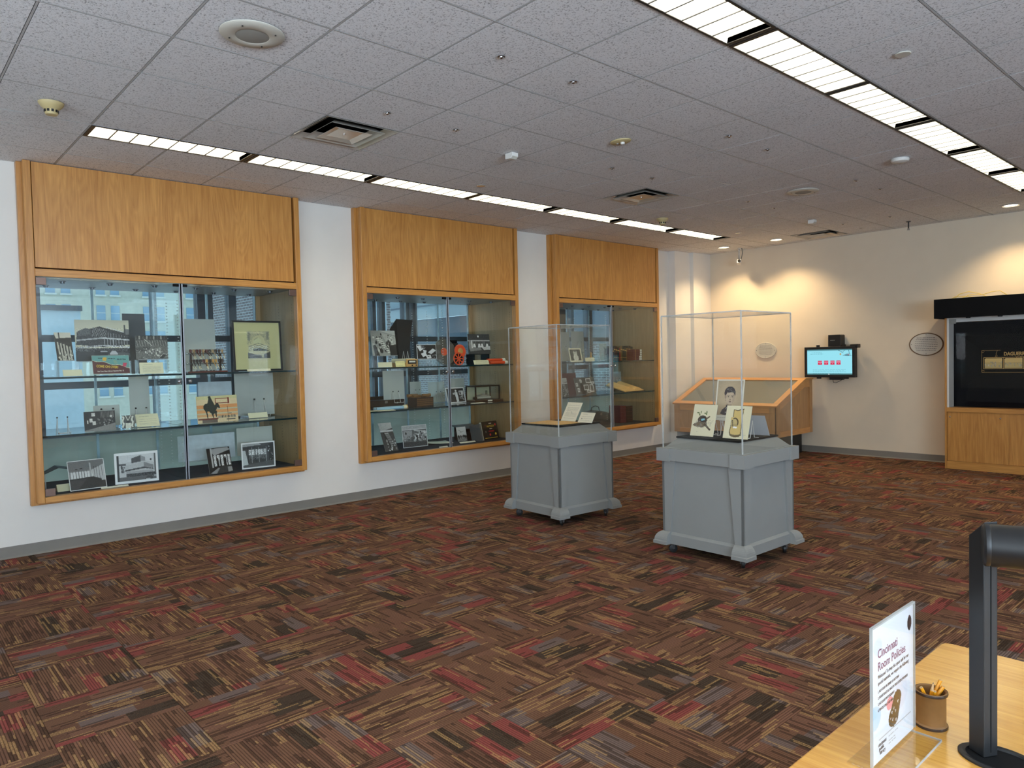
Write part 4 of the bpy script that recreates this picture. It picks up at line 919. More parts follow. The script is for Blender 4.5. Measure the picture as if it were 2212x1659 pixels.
def im_nest():
    g = Img(84, 100, (0.89, 0.86, 0.74), 22)
    gr = (0.36, 0.42, 0.18)
    for x, y, a, b in ((0.22, 0.27, 0.05, 0.022), (0.28, 0.31, 0.03, 0.018), (0.34, 0.25, 0.022, 0.045), (0.30, 0.34, 0.022, 0.03), (0.58, 0.25, 0.026, 0.05), (0.52, 0.28, 0.05, 0.02), (0.58, 0.31, 0.03, 0.018)): g.ell(x, y, a, b, gr)
    br = (0.24, 0.18, 0.12)
    g.ell(0.44, 0.49, 0.20, 0.14, br); g.poly([(0.08, 0.66), (0.3, 0.55), (0.62, 0.56), (0.66, 0.66), (0.45, 0.73), (0.14, 0.70)], (0.46, 0.38, 0.26)); g.line(0.55, 0.62, 0.80, 0.78, 0.07, (0.34, 0.27, 0.18)); g.line(0.58, 0.47, 0.72, 0.38, 0.055, (0.34, 0.27, 0.18)); g.line(0.08, 0.66, 0.3, 0.56, 0.05, (0.40, 0.32, 0.22))
    for _ in range(110):
        x, y = g.rng.uniform(0.1, 0.68), g.rng.uniform(0.44, 0.72); a = g.rng.uniform(0, 3.1)
        if ((x-0.42)/0.3)**2+((y-0.6)/0.13)**2 < 1: g.line(x, y, x+0.07*math.cos(a), y+0.04*math.sin(a), 0.010, g.rng.choice([0.2, 0.3, 0.7, 0.55]), 0.8)
    for _ in range(22): x, y = g.rng.uniform(0.58, 0.85), g.rng.uniform(0.5, 0.68); g.line(x, y, x+g.rng.uniform(-0.05, 0.08), y+g.rng.uniform(-0.03, 0.02), 0.008, 0.35, 0.7)
    g.ell(0.45, 0.48, 0.11, 0.08, (0.10, 0.08, 0.07)); g.ell(0.43, 0.485, 0.045, 0.035, (0.50, 0.74, 0.80)); g.ell(0.50, 0.47, 0.035, 0.03, (0.56, 0.78, 0.84)); g.ell(0.79, 0.78, 0.03, 0.025, (0.2, 0.16, 0.1))
    g.lines(0.25, 0.86, 0.33, 0.875, 1, 0.5, 0.010); return g
def im_log():
    g = Img(84, 104, (0.90, 0.87, 0.74), 23); ol = (0.30, 0.24, 0.14); bo = (0.84, 0.73, 0.45)
    g.poly([(0.30, 0.11), (0.45, 0.14), (0.55, 0.11), (0.70, 0.08), (0.68, 0.30), (0.70, 0.90), (0.50, 0.94), (0.26, 0.90), (0.22, 0.80), (0.28, 0.45), (0.30, 0.30)], ol)
    g.poly([(0.32, 0.13), (0.45, 0.16), (0.55, 0.13), (0.68, 0.11), (0.655, 0.30), (0.665, 0.84), (0.48, 0.88), (0.28, 0.84), (0.25, 0.78), (0.31, 0.45), (0.32, 0.30)], bo)
    g.ell(0.40, 0.52, 0.15, 0.155, ol); g.ell(0.385, 0.54, 0.12, 0.14, (0.78, 0.70, 0.48)); g.rect(0.24, 0.36, 0.32, 0.44, bo); g.ell(0.41, 0.60, 0.11, 0.05, (0.70, 0.62, 0.42)); g.line(0.30, 0.44, 0.34, 0.62, 0.03, ol); g.line(0.34, 0.62, 0.50, 0.66, 0.02, ol, 0.6)
    g.ell(0.40, 0.655, 0.045, 0.028, 0.95); g.ell(0.47, 0.66, 0.045, 0.028, 0.97)
    g.put((((g.X-0.47)/0.22)**2+((g.Y-0.88)/0.07)**2 <= 1), (0.42, 0.36, 0.24)); g.speckle(0.25, 0.81, 0.7, 0.95, 0.3); g.ell(0.47, 0.83, 0.20, 0.05, bo)
    g.line(0.5, 0.145, 0.62, 0.10, 0.02, (0.24, 0.2, 0.2)); g.blobs(0.55, 0.07, 0.66, 0.12, 8, 0.008, 0.018, 0.15, 0.4); g.lines(0.78, 0.86, 0.93, 0.88, 1, 0.6, 0.008); return g

# ------------------------------------------------------------------ things shown in the cases
def riser(x0, x1, y0, y1, z0, z1, label, mat='acrylic'):
    t = empty('acrylic_riser', ((x0+x1)/2, (y0+y1)/2, z0)); tag(t, label, 'display stand')
    a, b, h = (x1-x0)/2, (y1-y0)/2, z1-z0
    B('top', -a, a, -b, b, h-0.005, h, mat, t); B('side', -a, a, -b, -b+0.005, 0, h-0.005, mat, t); B('side', -a, a, b-0.005, b, 0, h-0.005, mat, t)
    if mat == 'acrylic': B('polished_edge', a-0.0005, a+0.001, -b, b, h-0.005, h, 'acryledge', t)
def easel(x, y, z, label, s=1.0, face=0.0):
    t = empty('wire_easel', (x, y, z), face); tag(t, label, 'easel', 'wire display easels'); t.scale = (s, s, s)
    w = MB()
    for k in (-1, 1):
        w.tube([(0.05, 0.035*k, 0.0), (0.055, 0.035*k, 0.016), (0.05, 0.035*k, 0.003), (0.0, 0.035*k, 0.002), (-0.03, 0.032*k, 0.11)], 0.0022, 6)
        w.tube([(-0.03, 0.032*k, 0.11), (-0.06, 0.036*k, 0.0)], 0.002, 6)
    w.tube([(0.0, -0.035, 0.002), (0.0, 0.035, 0.002)], 0.002, 6)
    w.build('wire', 'wire', t)
    for k in (-1, 1): MB().lathe([(0.0, -0.004), (0.005, -0.002), (0.0055, 0.006), (0.0, 0.008)], c=(-0.03, 0.032*k, 0.11), n=10).build('rubber_tip', 'black', t)
    return t
PH = 'photograph'
# case at left, top shelf
sheet(PH, im_columns(), (-0.05, -0.621, 1.664), 90, 0.13, 0.28, 26, 'small leaning black and white photo at far left of the top shelf', PH)
riser(-0.14, -0.02, -0.62, -0.49, S1, 1.662, 'clear riser under the small leaning photo at far left')
sheet(PH, im_library(), (-0.25, -0.438, 1.655), 90, 0.455, 0.385, 3, 'large black and white photo of a library building going up above a street', PH)
riser(-0.33, -0.20, -0.43, 0.01, S1, 1.653, 'clear riser under the large photo of the library building')
card('reflected_board', 'darkboard', (-0.5, 0.03, 1.525), 90, 0.205, 0.60, 4, 'reflection built as a dark grey board standing behind the construction pit photo', 'board')  # solid board stands for a card back mirrored in the rear glass
sheet(PH, im_construct(), (-0.12, 0.034, 1.664), 90, 0.286, 0.225, 2, 'black and white photo of a construction pit with timber bracing', PH)
riser(-0.20, -0.08, 0.04, 0.31, S1, 1.662, 'clear riser under the construction pit photo')
def poster():
    g = Img(96, 56, (0.40, 0.62, 0.60), 4)
    xs = np.linspace(0, 1, 30); ys = 0.24+0.42*xs+0.035*np.sin(xs*15)
    g.poly([(0, 1), (0, 0.24)]+[(x, y) for x, y in zip(xs, ys)]+[(1, 1)], (0.36, 0.20, 0.20))
    for a, b in zip(range(29), range(1, 30)): g.line(xs[a], ys[a], xs[b], ys[b], 0.014, (0.82, 0.84, 0.72))
    g.poly([(0.30, 0.10), (0.40, 0.12), (0.37, 0.30), (0.28, 0.27)], (0.86, 0.70, 0.26)); g.poly([(0.56, 0.26), (0.64, 0.24), (0.68, 0.42), (0.60, 0.46)], (0.50, 0.64, 0.56)); g.poly([(0.83, 0.40), (0.93, 0.42), (0.89, 0.62), (0.80, 0.58)], (0.78, 0.28, 0.38))
    g.rect(0, 0.965, 1, 1, (0.78, 0.82, 0.72)); g.border(0.012, (0.74, 0.80, 0.74))
    o = sheet('poster', g, (0.0, -0.357, 1.532), 90, 0.305, 0.176, 14, 'teal and maroon library opening poster reading COME ON OVER', 'poster')
    F = (R(90), 0, 0); d = -0.0006
    text('COME ON OVER!', 0.032, 'yellowink', o, (0.030, d, 0.068), (R(90), R(5), 0), bold=0.0009, sx=0.72)
    text('See Your New Library Opening Feb. 12', 0.0165, 'whiteink', o, (0.036, d, 0.022), (R(90), R(-1), 0), bold=0.0003, sx=0.82)
    text('away', 0.0165, 'blackink', o, (0.050, d, 0.148), F, bold=0.0005); text('we go to', 0.0165, 'blackink', o, (0.130, d, 0.144), F, bold=0.0005); text('8th & Vine', 0.0165, 'blackink', o, (0.206, d, 0.134), F, bold=0.0005)
poster()
sheet('text_card', im_text(6, seed=2), (0.0, 0.03, 1.524), 90, 0.209, 0.108, 8, 'cream text card under the construction pit photo', 'label card')
sheet('text_card', im_text(1, False, 44, 20, 3), (0.0, -0.59, 1.524), 90, 0.15, 0.064, 28, 'small cream label left of the teal poster', 'label card')
# case at left, middle shelf
easel(-0.12, -0.585, S2, 'empty wire easel at the left end of the middle shelf', 1.25)
sheet(PH, im_shop(), (-0.02, -0.44, 1.018), 92, 0.255, 0.18, 6, 'dark black and white photo of a night shopfront with white signs', PH)
card('reflected_board', 'greyboard', (-0.5, 0.06, 1.03), 90, 0.185, 0.47, 3, 'reflection built as a tall pale board behind the text card on the middle shelf at left', 'board')
easel(-0.42, 0.15, S2, 'reflection built as a wire easel before the tall pale board at left', 1.5)
card('reflected_board', 'greyboard', (-0.45, -0.273, 1.03), 90, 0.228, 0.20, 3, 'reflection built as a low pale board behind the night shopfront photo', 'board')
easel(-0.38, -0.16, S2, 'reflection built as a wire easel just behind the night shopfront photo', 1.6)
sheet(PH, im_fern(), (-0.06, -0.124, 1.02), 88, 0.102, 0.122, 5, 'tiny black and white photo framed by white leaf shapes', PH)
sheet('text_card', im_text(7, seed=5), (-0.125, 0.02, 1.02), 87, 0.20, 0.14, 34, 'large cream text card on the middle shelf right of the tiny leafy photo', 'label card')
# case at left, deck
sheet(PH, im_interior(), (0.0, -0.575, 0.503), 96, 0.30, 0.268, 16, 'white bordered photo of an empty columned hall on the case floor', PH)
sheet(PH, im_modern(), (-0.07, -0.2, 0.503), 86, 0.372, 0.288, 4, 'white bordered photo of a modern library block with parked cars', PH)
bs = empty('folded_print', (-0.3, -0.62, S3)); tag(bs, 'dark folded print held up on clear legs at the lower left corner', 'print')
MB().add([(-0.12, -0.11, 0.14), (0.06, -0.11, 0.15), (0.08, 0.0, 0.20), (-0.10, 0.0, 0.205), (-0.10, 0.12, 0.175), (0.08, 0.12, 0.17)], [(0, 1, 2, 3), (3, 2, 5, 4)]).add([(-0.12, -0.11, 0.136), (0.06, -0.11, 0.146), (0.08, 0.0, 0.196), (-0.10, 0.0, 0.201), (-0.10, 0.12, 0.171), (0.08, 0.12, 0.166)], [(3, 2, 1, 0), (4, 5, 2, 3)]).build('sheet', 'black', bs)
for yy in (-0.10, 0.10): MB().tube([(0.05, yy, 0.0), (0.05, yy, 0.15)], 0.004, 8).build('leg', 'wire', bs)
wd = MB().prism([(-0.05, 0), (0.05, 0), (0.0, 0.06)], 'y', 0, 0.13).build('paper_wedge', 'creamcard'); wd.location = (-0.12, -0.66, S3+0.001); tag(wd, 'cream folded paper wedge behind the empty hall photo', 'paper')
card('label_strip', 'paper', (0.06, -0.345, 0.502), 90, 0.225, 0.022, 60, 'narrow white label strip before the modern library photo', 'label card')
# case at left, right bay top shelf
card('reflected_board', 'greyboard', (-0.45, 0.571, 1.54), 90, 0.332, 0.54, 3, 'reflection built as a tall pale grey board standing behind the pipe rack', 'board')  # board and its easel model a reflection in the back panes
easel(-0.36, 0.72, S1, 'reflection built as a wire easel between the pipe rack and the pale grey board', 1.9)
rk = empty('pipe_rack', (-0.12, 0.68, S1)); tag(rk, 'two tier wooden rack of tobacco pipes on a mahogany base', 'pipe rack')
B('base', -0.05, 0.05, -0.195, 0.195, 0, 0.016, 'mahog', rk, 0.003)
for k in (-0.15, 0.14): B('post', -0.010, 0.010, k-0.010, k+0.010, 0.016, 0.19, 'darkwood_z', rk)
for zz in (0.085, 0.185):
    o = MB().box(-0.025, 0.018, -0.175, 0.175, zz, zz+0.010).build('rail', 'filmgrey', rk)
    for s in (-1, 1): MB().lathe([(0.0, -0.008), (0.008, -0.004), (0.009, 0.004), (0.0, 0.009)], n=10, axis='y').build('finial', 'chrome', rk, (0, 0.185*s, zz+0.005))
prng = random.Random(3)
pcols = ['mahog', 'darkwood', 'oak_in', 'kraft', 'darkwood_z', 'black']
pmesh = {}
for row, zz in enumerate((0.085, 0.185)):
    n = 11
    for k in range(n):
        c = pcols[prng.randrange(5 if row == 0 else 3)] if not (row == 0 and 6 < k < 9) else 'kraft'
        if c not in pmesh:
            b = MB().lathe([(0.006, 0.0), (0.012, 0.006), (0.0135, 0.030), (0.011, 0.034), (0.008, 0.030), (0.0, 0.012)], n=12, m=0)
            b.tube([(0.004, 0, 0.004), (0.03, 0, -0.010), (0.045, 0.004, -0.034), (0.047, 0.01, -0.048)], 0.0042, 6, m=1); b.tube([(0.045, 0.004, -0.034), (0.048, 0.011, -0.060)], 0.0048, 6, m=2)
            pmesh[c] = b.mesh('tobacco_pipe', [c, c, 'creamcard'])
        o = bpy.data.objects.new('tobacco_pipe', pmesh[c]); COL.objects.link(o)
        o.location = (-0.105, 0.68-0.155+0.31*k/(n-1), S1+zz+0.0135); o.rotation_euler = (0, 0, R(prng.uniform(-25, 25)))
        tag(o, '%s tobacco pipe from the left in the %s row of the pipe rack' % ((ordn+['eleventh'])[k], 'lower' if row == 0 else 'upper'), 'pipe', 'tobacco pipes in the %s rack row' % ('lower' if row == 0 else 'upper'))
fp = empty('framed_print', (-0.12, 0.957, 1.522)); fp.rotation_euler = board_rot(90, 3); tag(fp, 'black framed engraving of a radiant library building on a tan mat', 'framed print')
fr = MB(); fw_, fh_, bw = 0.525, 0.530, 0.018
fr.box(0, fw_, -0.016, 0.006, 0, bw).box(0, fw_, -0.016, 0.006, fh_-bw, fh_).box(0, bw, -0.016, 0.006, bw, fh_-bw).box(fw_-bw, fw_, -0.016, 0.006, bw, fh_-bw)
fr.build('frame', 'black', fp, bevel=0.002)
me = print_mesh('print', im_engraving(), fw_-2*bw, fh_-2*bw); o = bpy.data.objects.new('print', me); COL.objects.link(o); o.parent = fp; o.location = (bw, -0.002, bw)
B('glazing', bw, fw_-bw, -0.010, -0.0085, bw, fh_-bw, 'glass', fp)
card('label_strip', 'creamcard', (0.02, 1.042, 1.522), 90, 0.25, 0.026, 35, 'narrow cream label strip at the foot of the framed engraving', 'label card')
# right bay middle shelf and deck
sheet('picture', im_horse(), (0.02, 0.53, 1.018), 97, 0.425, 0.268, 6, 'colour picture of a dark horse and rider over orange bands', 'picture')
card('reflected_board', 'greyboard', (-0.5, 1.107, 1.03), 90, 0.44, 0.465, 2, 'reflection built as a wide pale board behind the small label on the middle shelf', 'board')
easel(-0.42, 1.36, S2, 'reflection built as a wire easel before the wide pale board, right bay middle shelf', 1.7)
card('tissue_board', 'wrinkle', (-0.6, 0.756, 1.03), 90, 0.355, 0.385, 2, 'pale wrinkled board behind the horse and rider picture', 'board')
sheet('text_card', im_text(1, False, 50, 18, 6), (-0.213, 1.133, 1.02), 88, 0.207, 0.06, 26, 'cream label right of the horse and rider picture', 'label card')
card('tissue_board', 'wrinkle', (-0.42, 0.47, 0.605), 90, 0.585, 0.265, 2, 'wide pale wrinkled board low in the right bay of the left case', 'board')
riser(-0.48, -0.38, 0.50, 1.0, S3, 0.603, 'clear riser under the wide wrinkled board')
card('reflected_board', 'greyboard', (-0.42, 1.078, 0.605), 90, 0.40, 0.30, 2, 'reflection built as a pale blue grey board behind the white bordered arcade photo', 'board')
riser(-0.48, -0.38, 1.1, 1.45, S3, 0.603, 'clear riser under the pale blue grey board')
sheet(PH, im_lobby(), (0.0, 0.634, 0.503), 100, 0.25, 0.26, 13, 'dark photo of silhouetted people in a glass lobby', PH)
sheet(PH, im_arcade(), (-0.08, 0.989, 0.503), 85, 0.35, 0.272, 3, 'white bordered photo of a shiny glass arcade at night', PH)

# middle case, top shelf
sheet(PH, im_readers(), (-0.3, 2.72, 1.664), 90, 0.349, 0.312, 9, 'black and white photo of people crowded along reading tables', PH)
riser(-0.38, -0.26, 2.74, 3.05, S1, 1.662, 'clear riser under the crowded reading tables photo')
bf = empty('black_folder', (-0.35, 3.10, S1+0.10)); tag(bf, 'tall black tapered folder standing behind the card drawer', 'folder')
MB().prism([(0.03, 0), (0.155, 0), (0.245, 0.49), (0.0, 0.50)], 'x', -0.012, 0.0).build('front_leaf', 'black', bf)
MB().add([(0.0, 0.0, 0.50), (-0.10, -0.035, 0.38), (-0.06, 0.01, 0.0), (0.0, 0.03, 0.0)], [(0, 1, 2, 3), (3, 2, 1, 0)]).build('side_leaf', 'blackmat', bf)
riser(-0.42, -0.30, 3.11, 3.27, S1, S1+0.098, 'clear riser under the tall black folder')
easel(-0.27, 3.19, S1+0.098, 'wire easel gripping the tall black folder', 0.9)
cd = empty('card_drawer', (-0.15, 3.07, S1)); tag(cd, 'wooden catalogue drawer full of cream index cards', 'card drawer')
B('front', 0.155, 0.17, -0.082, 0.082, 0.0, 0.092, 'kraft', cd, 0.002); B('tray', -0.19, 0.155, -0.08, 0.08, 0.0, 0.05, 'kraft', cd)
for k in range(34): B('index_card', -0.18+k*0.0097, -0.1765+k*0.0097, -0.072, 0.072, 0.05, 0.085+0.008*(k % 3), 'creamcard', cd)
B('label_holder', 0.17, 0.174, -0.062, 0.062, 0.036, 0.080, 'black', cd); B('label', 0.174, 0.1748, -0.045, 0.045, 0.052, 0.070, 'paper', cd)
MB().lathe([(0.009, 0.0), (0.009, 0.004), (0.0, 0.004)], n=14, axis='x').build('rod_hole', 'blackmat', cd, (0.17, 0.0, 0.016)); MB().lathe([(0.011, 0.0), (0.010, 0.004), (0.0, 0.005)], n=14, axis='x').build('rod_knob', 'chrome', cd, (0.17, 0.058, 0.02))
sheet('text_card', im_text(4, False, 40, 24, 8, (0.92, 0.88, 0.62)), (0.0, 2.85, 1.523), 90, 0.135, 0.068, 12, 'yellow index card beside the catalogue drawer', 'label card')
sheet('text_card', im_text(1, False, 44, 18, 9), (0.0, 2.606, 1.523), 90, 0.194, 0.06, 9, 'cream label under the crowded reading tables photo', 'label card')
sheet(PH, im_papers(), (-0.15, 3.267, 1.609), 90, 0.30, 0.186, 5, 'high contrast photo of white papers scattered on black', PH)
riser(-0.23, -0.11, 3.28, 3.55, S1, 1.607, 'clear riser under the scattered papers photo')
fc = empty('film_can', (-0.25, 3.775, S1)); tag(fc, 'large grey film can standing on edge with an orange label', 'film can')
o = MB().lathe([(0.168, -0.03), (0.172, -0.026), (0.172, 0.0), (0.165, 0.004), (0.15, 0.001), (0.06, 0.001), (0.0, 0.001)], n=48, axis='x').build('body', 'filmgrey', fc, (0, 0, 0.180), (0, R(-8), 0))
MB().lathe([(0.05, 0.0), (0.05, 0.001), (0.0, 0.001)], n=28, axis='x').build('label', 'orange', o, (0.0015, -0.02, 0.0))
MB().lathe([(0.052, 0.0), (0.052, 0.001), (0.0, 0.001)], n=28, axis='x').build('label_rim', 'kraft', o, (0.001, -0.02, 0.0))
def reel(x, y, r, spokes, label):
    t = empty('film_reel', (x, y, S1)); tag(t, label, 'film reel', 'orange film reels')
    if spokes:
        m_ = MB(); n = 48
        m_.lathe([(r, -0.008), (r, 0.0), (r*0.86, 0.001), (r*0.86, -0.008), (r, -0.008)], n=n, axis='x', cap=False).build('rim', 'orange', t, (0, 0, r+0.001), (0, R(-6), 0))
        h_ = MB().lathe([(r*0.26, -0.010), (r*0.26, 0.001), (r*0.10, 0.002), (r*0.10, -0.010), (r*0.26, -0.010)], n=24, axis='x', cap=False).build('hub', 'orange', t, (0, 0, r+0.001), (0, R(-6), 0))
        MB().lathe([(r*0.09, -0.011), (r*0.09, 0.003), (0.0, 0.003)], n=12, axis='x').build('spindle', 'filmgrey', h_)
        for k in range(8):
            a = 2*math.pi*k/8; sp = MB().box(-0.006, 0.0005, -0.006, 0.006, r*0.24, r*0.9).build('spoke', 'orange', t, (0, 0, r+0.001), (a, 0, 0))
            sp.rotation_euler = (Matrix.Rotation(R(-6), 3, 'Y') @ Matrix.Rotation(a, 3, 'X')).to_euler()
        MB().lathe([(r*0.8, -0.009), (r*0.8, -0.012), (0.0, -0.012)], n=32, axis='x').build('wound_film', 'black', t, (0, 0, r+0.001), (0, R(-6), 0))
    else:
        d_ = MB().lathe([(r, -0.012), (r, 0.0), (r*0.97, 0.003), (r*0.5, 0.002), (0.0, 0.002)], n=48, axis='x').build('disc', 'orange', t, (0, 0, r+0.001), (0, R(-6), 0))
        MB().lathe([(r*0.46, 0.002), (r*0.46, 0.0035), (0.0, 0.0035)], n=28, axis='x').build('label', 'kraft', d_)
    return t
rb = reel(-0.04, 3.862, 0.088, False, 'solid orange film reel box behind the spoked reel'); rb.location.z = 1.614
riser(-0.10, 0.02, 3.80, 3.92, S1, 1.613, 'clear riser under the solid orange film reel box')
reel(0.045, 3.770, 0.084, True, 'orange spoked film reel at the front of the top shelf')
bx = empty('black_camera_box', (-0.45, 4.03, S1)); tag(bx, 'black box standing behind the orange film reels', 'box')
B('body', -0.06, 0.05, -0.10, 0.08, 0, 0.30, 'black', bx, 0.006); B('lid', -0.065, 0.055, -0.11, 0.06, 0.30, 0.335, 'blackmat', bx, 0.004)
sheet(PH, im_clerks(), (-0.2, 4.133, 1.664), 90, 0.38, 0.27, 6, 'black and white photo of clerks in white at library counters', PH)
riser(-0.30, -0.12, 4.16, 4.42, S1, 1.662, 'black stand under the photo of clerks at counters', 'black')
sheet('text_card', im_text(2, False, 56, 16, 11), (0.0, 4.057, 1.523), 90, 0.257, 0.062, 20, 'cream label left of the orange paper rolls', 'label card')
for k, (zz, xx) in enumerate(((0.022, -0.02), (0.058, -0.07))):
    t = empty('paper_roll', (xx, 4.34, S1)); tag(t, ['orange paper roll lying at the front, lower of two', 'orange paper roll resting behind and above the lower one'][k], 'paper roll', 'orange paper rolls')
    MB().cyl((0, 0, 0), 0.021, 0.26, 'y', 20).build('tube', 'orange', t, (0, 0, zz)); MB().lathe([(0.024, 0.0), (0.025, 0.05), (0.020, 0.052), (0.0, 0.052)], n=20, axis='y').build('end_cap', 'paper', t, (0, 0.255, zz))
# middle case, middle shelf
card('reflected_board', 'greyboard', (-0.35, 2.889, 1.03), 90, 0.31, 0.445, 2, 'reflection built as a pale board on an easel above the dark open case', 'board')  # mirrored card back, built as a solid board with its easel
easel(-0.26, 3.03, S2+0.06, 'reflection built as a wire easel before the pale board in the middle case', 1.25)
oc = empty('leather_case', (-0.42, 2.90, S2)); tag(oc, 'dark open leather case at the left of the middle case shelf', 'case')
B('tray', -0.10, 0.10, -0.26, 0.27, 0, 0.10, 'darkwood', oc, 0.005); B('lid', -0.12, -0.10, -0.26, 0.27, 0.08, 0.14, 'darkwood', oc, 0.004); B('clasp', 0.10, 0.105, -0.02, 0.02, 0.06, 0.09, 'chrome', oc)
for k in range(2):
    t = empty('blue_tube', (-0.01-0.06*k, 2.57, S2)); tag(t, ['pale blue rolled tube with a cream cap lying at the shelf front', 'pale blue rolled tube lying just behind the front one'][k], 'tube', 'pale blue tubes')
    t.rotation_euler = (0, 0, R(-4+3*k))
    MB().cyl((0, 0, 0), 0.018, 0.36+0.05*k, 'y', 18).build('tube', 'ltblue', t, (0, 0, 0.019)); MB().lathe([(0.021, 0), (0.022, 0.04), (0.0, 0.041)], n=18, axis='y').build('end_cap', 'creamcard', t, (0, 0.36+0.05*k, 0.022)); MB().lathe([(0.023, 0), (0.023, 0.012), (0.0, 0.0125)], n=18, axis='y').build('end_ring', 'kraft', t, (0, 0.40+0.05*k, 0.024))
card('paper_sheet', 'creamcard', (0.05, 2.42, S2+0.002), 78, 0.34, 0.10, 88, 'cream paper lying flat under the blue tubes', 'paper')
sb = empty('slotted_box', (-0.22, 3.345, S2)); tag(sb, 'dark wooden slotted box holding small brown rolls', 'box')
B('front_panel', 0.085, 0.10, -0.128, 0.128, 0, 0.115, 'darkwood', sb); B('back_panel', -0.10, -0.085, -0.128, 0.128, 0, 0.115, 'darkwood', sb); B('end_panel', -0.085, 0.085, -0.128, -0.113, 0, 0.115, 'darkwood', sb); B('end_panel', -0.085, 0.085, 0.113, 0.128, 0, 0.115, 'darkwood', sb); B('bottom', -0.085, 0.085, -0.113, 0.113, 0, 0.01, 'darkwood', sb)
sl = MB()
for i in range(14):
    for j in range(4): sl.box(0.100, 0.1012, -0.115+i*0.0170, -0.107+i*0.0170, 0.015+j*0.023, 0.028+j*0.023)
sl.build('slots', 'leather', sb)
for k, (yy, xx, rz, L_) in enumerate(((-0.10, -0.03, 0.2, 0.15), (0.02, 0.0, -0.3, 0.12), (0.09, 0.03, 0.9, 0.07), (-0.16, -0.06, 0.1, 0.17))):
    o = MB().lathe([(0.010, 0), (0.021, 0.004), (0.021, L_-0.004), (0.010, L_)], n=14, axis='y').build('leather_roll', 'leather'); o.location = (-0.22+xx, 3.345+yy, S2+0.125+0.012*(k % 2)); o.rotation_euler = (0, 0, rz)
    tag(o, ['brown leather roll across the left of the slotted box', 'brown leather roll in the middle of the slotted box', 'short brown leather roll at the right of the slotted box', 'long brown leather roll at the back of the slotted box'][k], 'roll', 'brown leather rolls')
for a, y_, w_, h_, lab in ((-0.6, 3.452, 0.177, 0.295, 'reflection built as a small pale board on an easel behind the slotted box'), (-0.6, 3.741, 0.274, 0.28, 'reflection built as a pale board on an easel right of the slotted box'), (-0.6, 4.117, 0.246, 0.315, 'reflection built as a pale board behind the white bordered garden photo')):
    card('reflected_board', 'greyboard', (a, y_, 1.02), 90, w_, h_, 2, lab, 'board')
easel(-0.53, 3.54, S2+0.08, 'reflection built as a wire easel behind the slotted box', 1.0); easel(-0.53, 3.88, S2+0.03, 'reflection built as a wire easel right of the slotted box', 1.1)
sheet(PH, im_garden(), (-0.27, 3.813, 1.018), 95, 0.335, 0.212, 14, 'white bordered garden photo with a pale statue', PH)
sm = empty('ship_model_case', (-0.25, 4.405, S2)); tag(sm, 'glass sided dark wood case holding a steamboat model', 'model case')
B('base', -0.15, 0.13, -0.25, 0.25, 0, 0.028, 'darkwood', sm, 0.006); B('top_frame', -0.115, 0.10, -0.218, 0.215, 0.205, 0.222, 'darkwood', sm, 0.003)
for xx in (-0.108, 0.093):
    for yy in (-0.211, 0.208): B('post', xx-0.008, xx+0.008, yy-0.008, yy+0.008, 0.028, 0.205, 'darkwood_z', sm)
B('pane', 0.095, 0.098, -0.203, 0.2, 0.028, 0.205, 'glass', sm); B('pane', -0.1, 0.085, -0.213, -0.210, 0.028, 0.205, 'glass', sm); B('back_panel', -0.112, -0.108, -0.203, 0.2, 0.028, 0.205, 'creamcard', sm); B('name_tag', 0.128, 0.1305, -0.03, 0.05, 0.008, 0.024, 'paper', sm)
bt = empty('steamboat_model', (-0.25, 4.40, S2+0.029)); tag(bt, 'small grey steamboat model inside the glass sided wooden case', 'boat model')
MB().prism([(-0.15, 0.012), (-0.13, 0.0), (0.13, 0.0), (0.16, 0.016)], 'x', -0.025, 0.025).build('hull', 'filmgrey', bt); B('lower_deck', -0.022, 0.022, -0.13, 0.12, 0.016, 0.040, 'offwhite', bt); B('upper_deck', -0.018, 0.018, -0.11, 0.09, 0.044, 0.064, 'greymesh', bt); B('pilot_house', -0.010, 0.010, -0.02, 0.02, 0.066, 0.082, 'offwhite', bt)
for yy in (0.05, 0.07): MB().cyl((0, yy, 0.064), 0.004, 0.055, n=8).build('funnel', 'black', bt)
MB().cyl((-0.022, -0.14, 0.022), 0.02, 0.044, 'x', 16).build('paddle_wheel', 'darkwood', bt)
card('paper_sheet', 'paper', (0.02, 4.02, S2+0.002), 92, 0.20, 0.07, 87, 'white slip lying before the garden photo', 'paper')
# middle case, deck
sheet(PH, im_lean(), (-0.13, 2.756, 0.503), 94, 0.19, 0.365, 24, 'narrow leaning photo of long tables at the lower left', PH)
sheet(PH, im_office(), (-0.25, 3.09, 0.503), 86, 0.357, 0.278, 8, 'photo of a busy office desk on the middle case floor', PH)
sheet(PH, im_field(), (-0.25, 3.952, 0.503), 85, 0.147, 0.195, 14, 'small pale photo of figures under a bright sky', PH)
cs = empty('clamshell_box', (-0.42, 4.27, S3)); tag(cs, 'black clamshell box lying open behind the pale sky photo', 'box')
B('tray', -0.10, 0.12, -0.16, 0.17, 0, 0.11, 'black', cs, 0.004); q = B('lid', -0.12, 0.10, -0.17, 0.17, 0.0, 0.012, 'darkboard', cs); q.location = (-0.02, -0.02, 0.165); q.rotation_euler = (0, R(9), 0); B('hinge_cloth', -0.12, -0.10, -0.16, 0.17, 0.0, 0.18, 'black', cs)
bk = empty('black_book', (-0.09, 4.27, 0.503)); bk.rotation_euler = board_rot(96, 13); tag(bk, 'black children\'s book cover with small coloured drawings and a yellow title', 'book')
B('cover', 0, 0.30, 0, 0.004, 0, 0.25, 'black', bk); B('back_cover', 0, 0.30, 0.040, 0.044, 0, 0.25, 'black', bk); B('page_block', 0.002, 0.296, 0.004, 0.040, 0.004, 0.246, 'paper', bk)
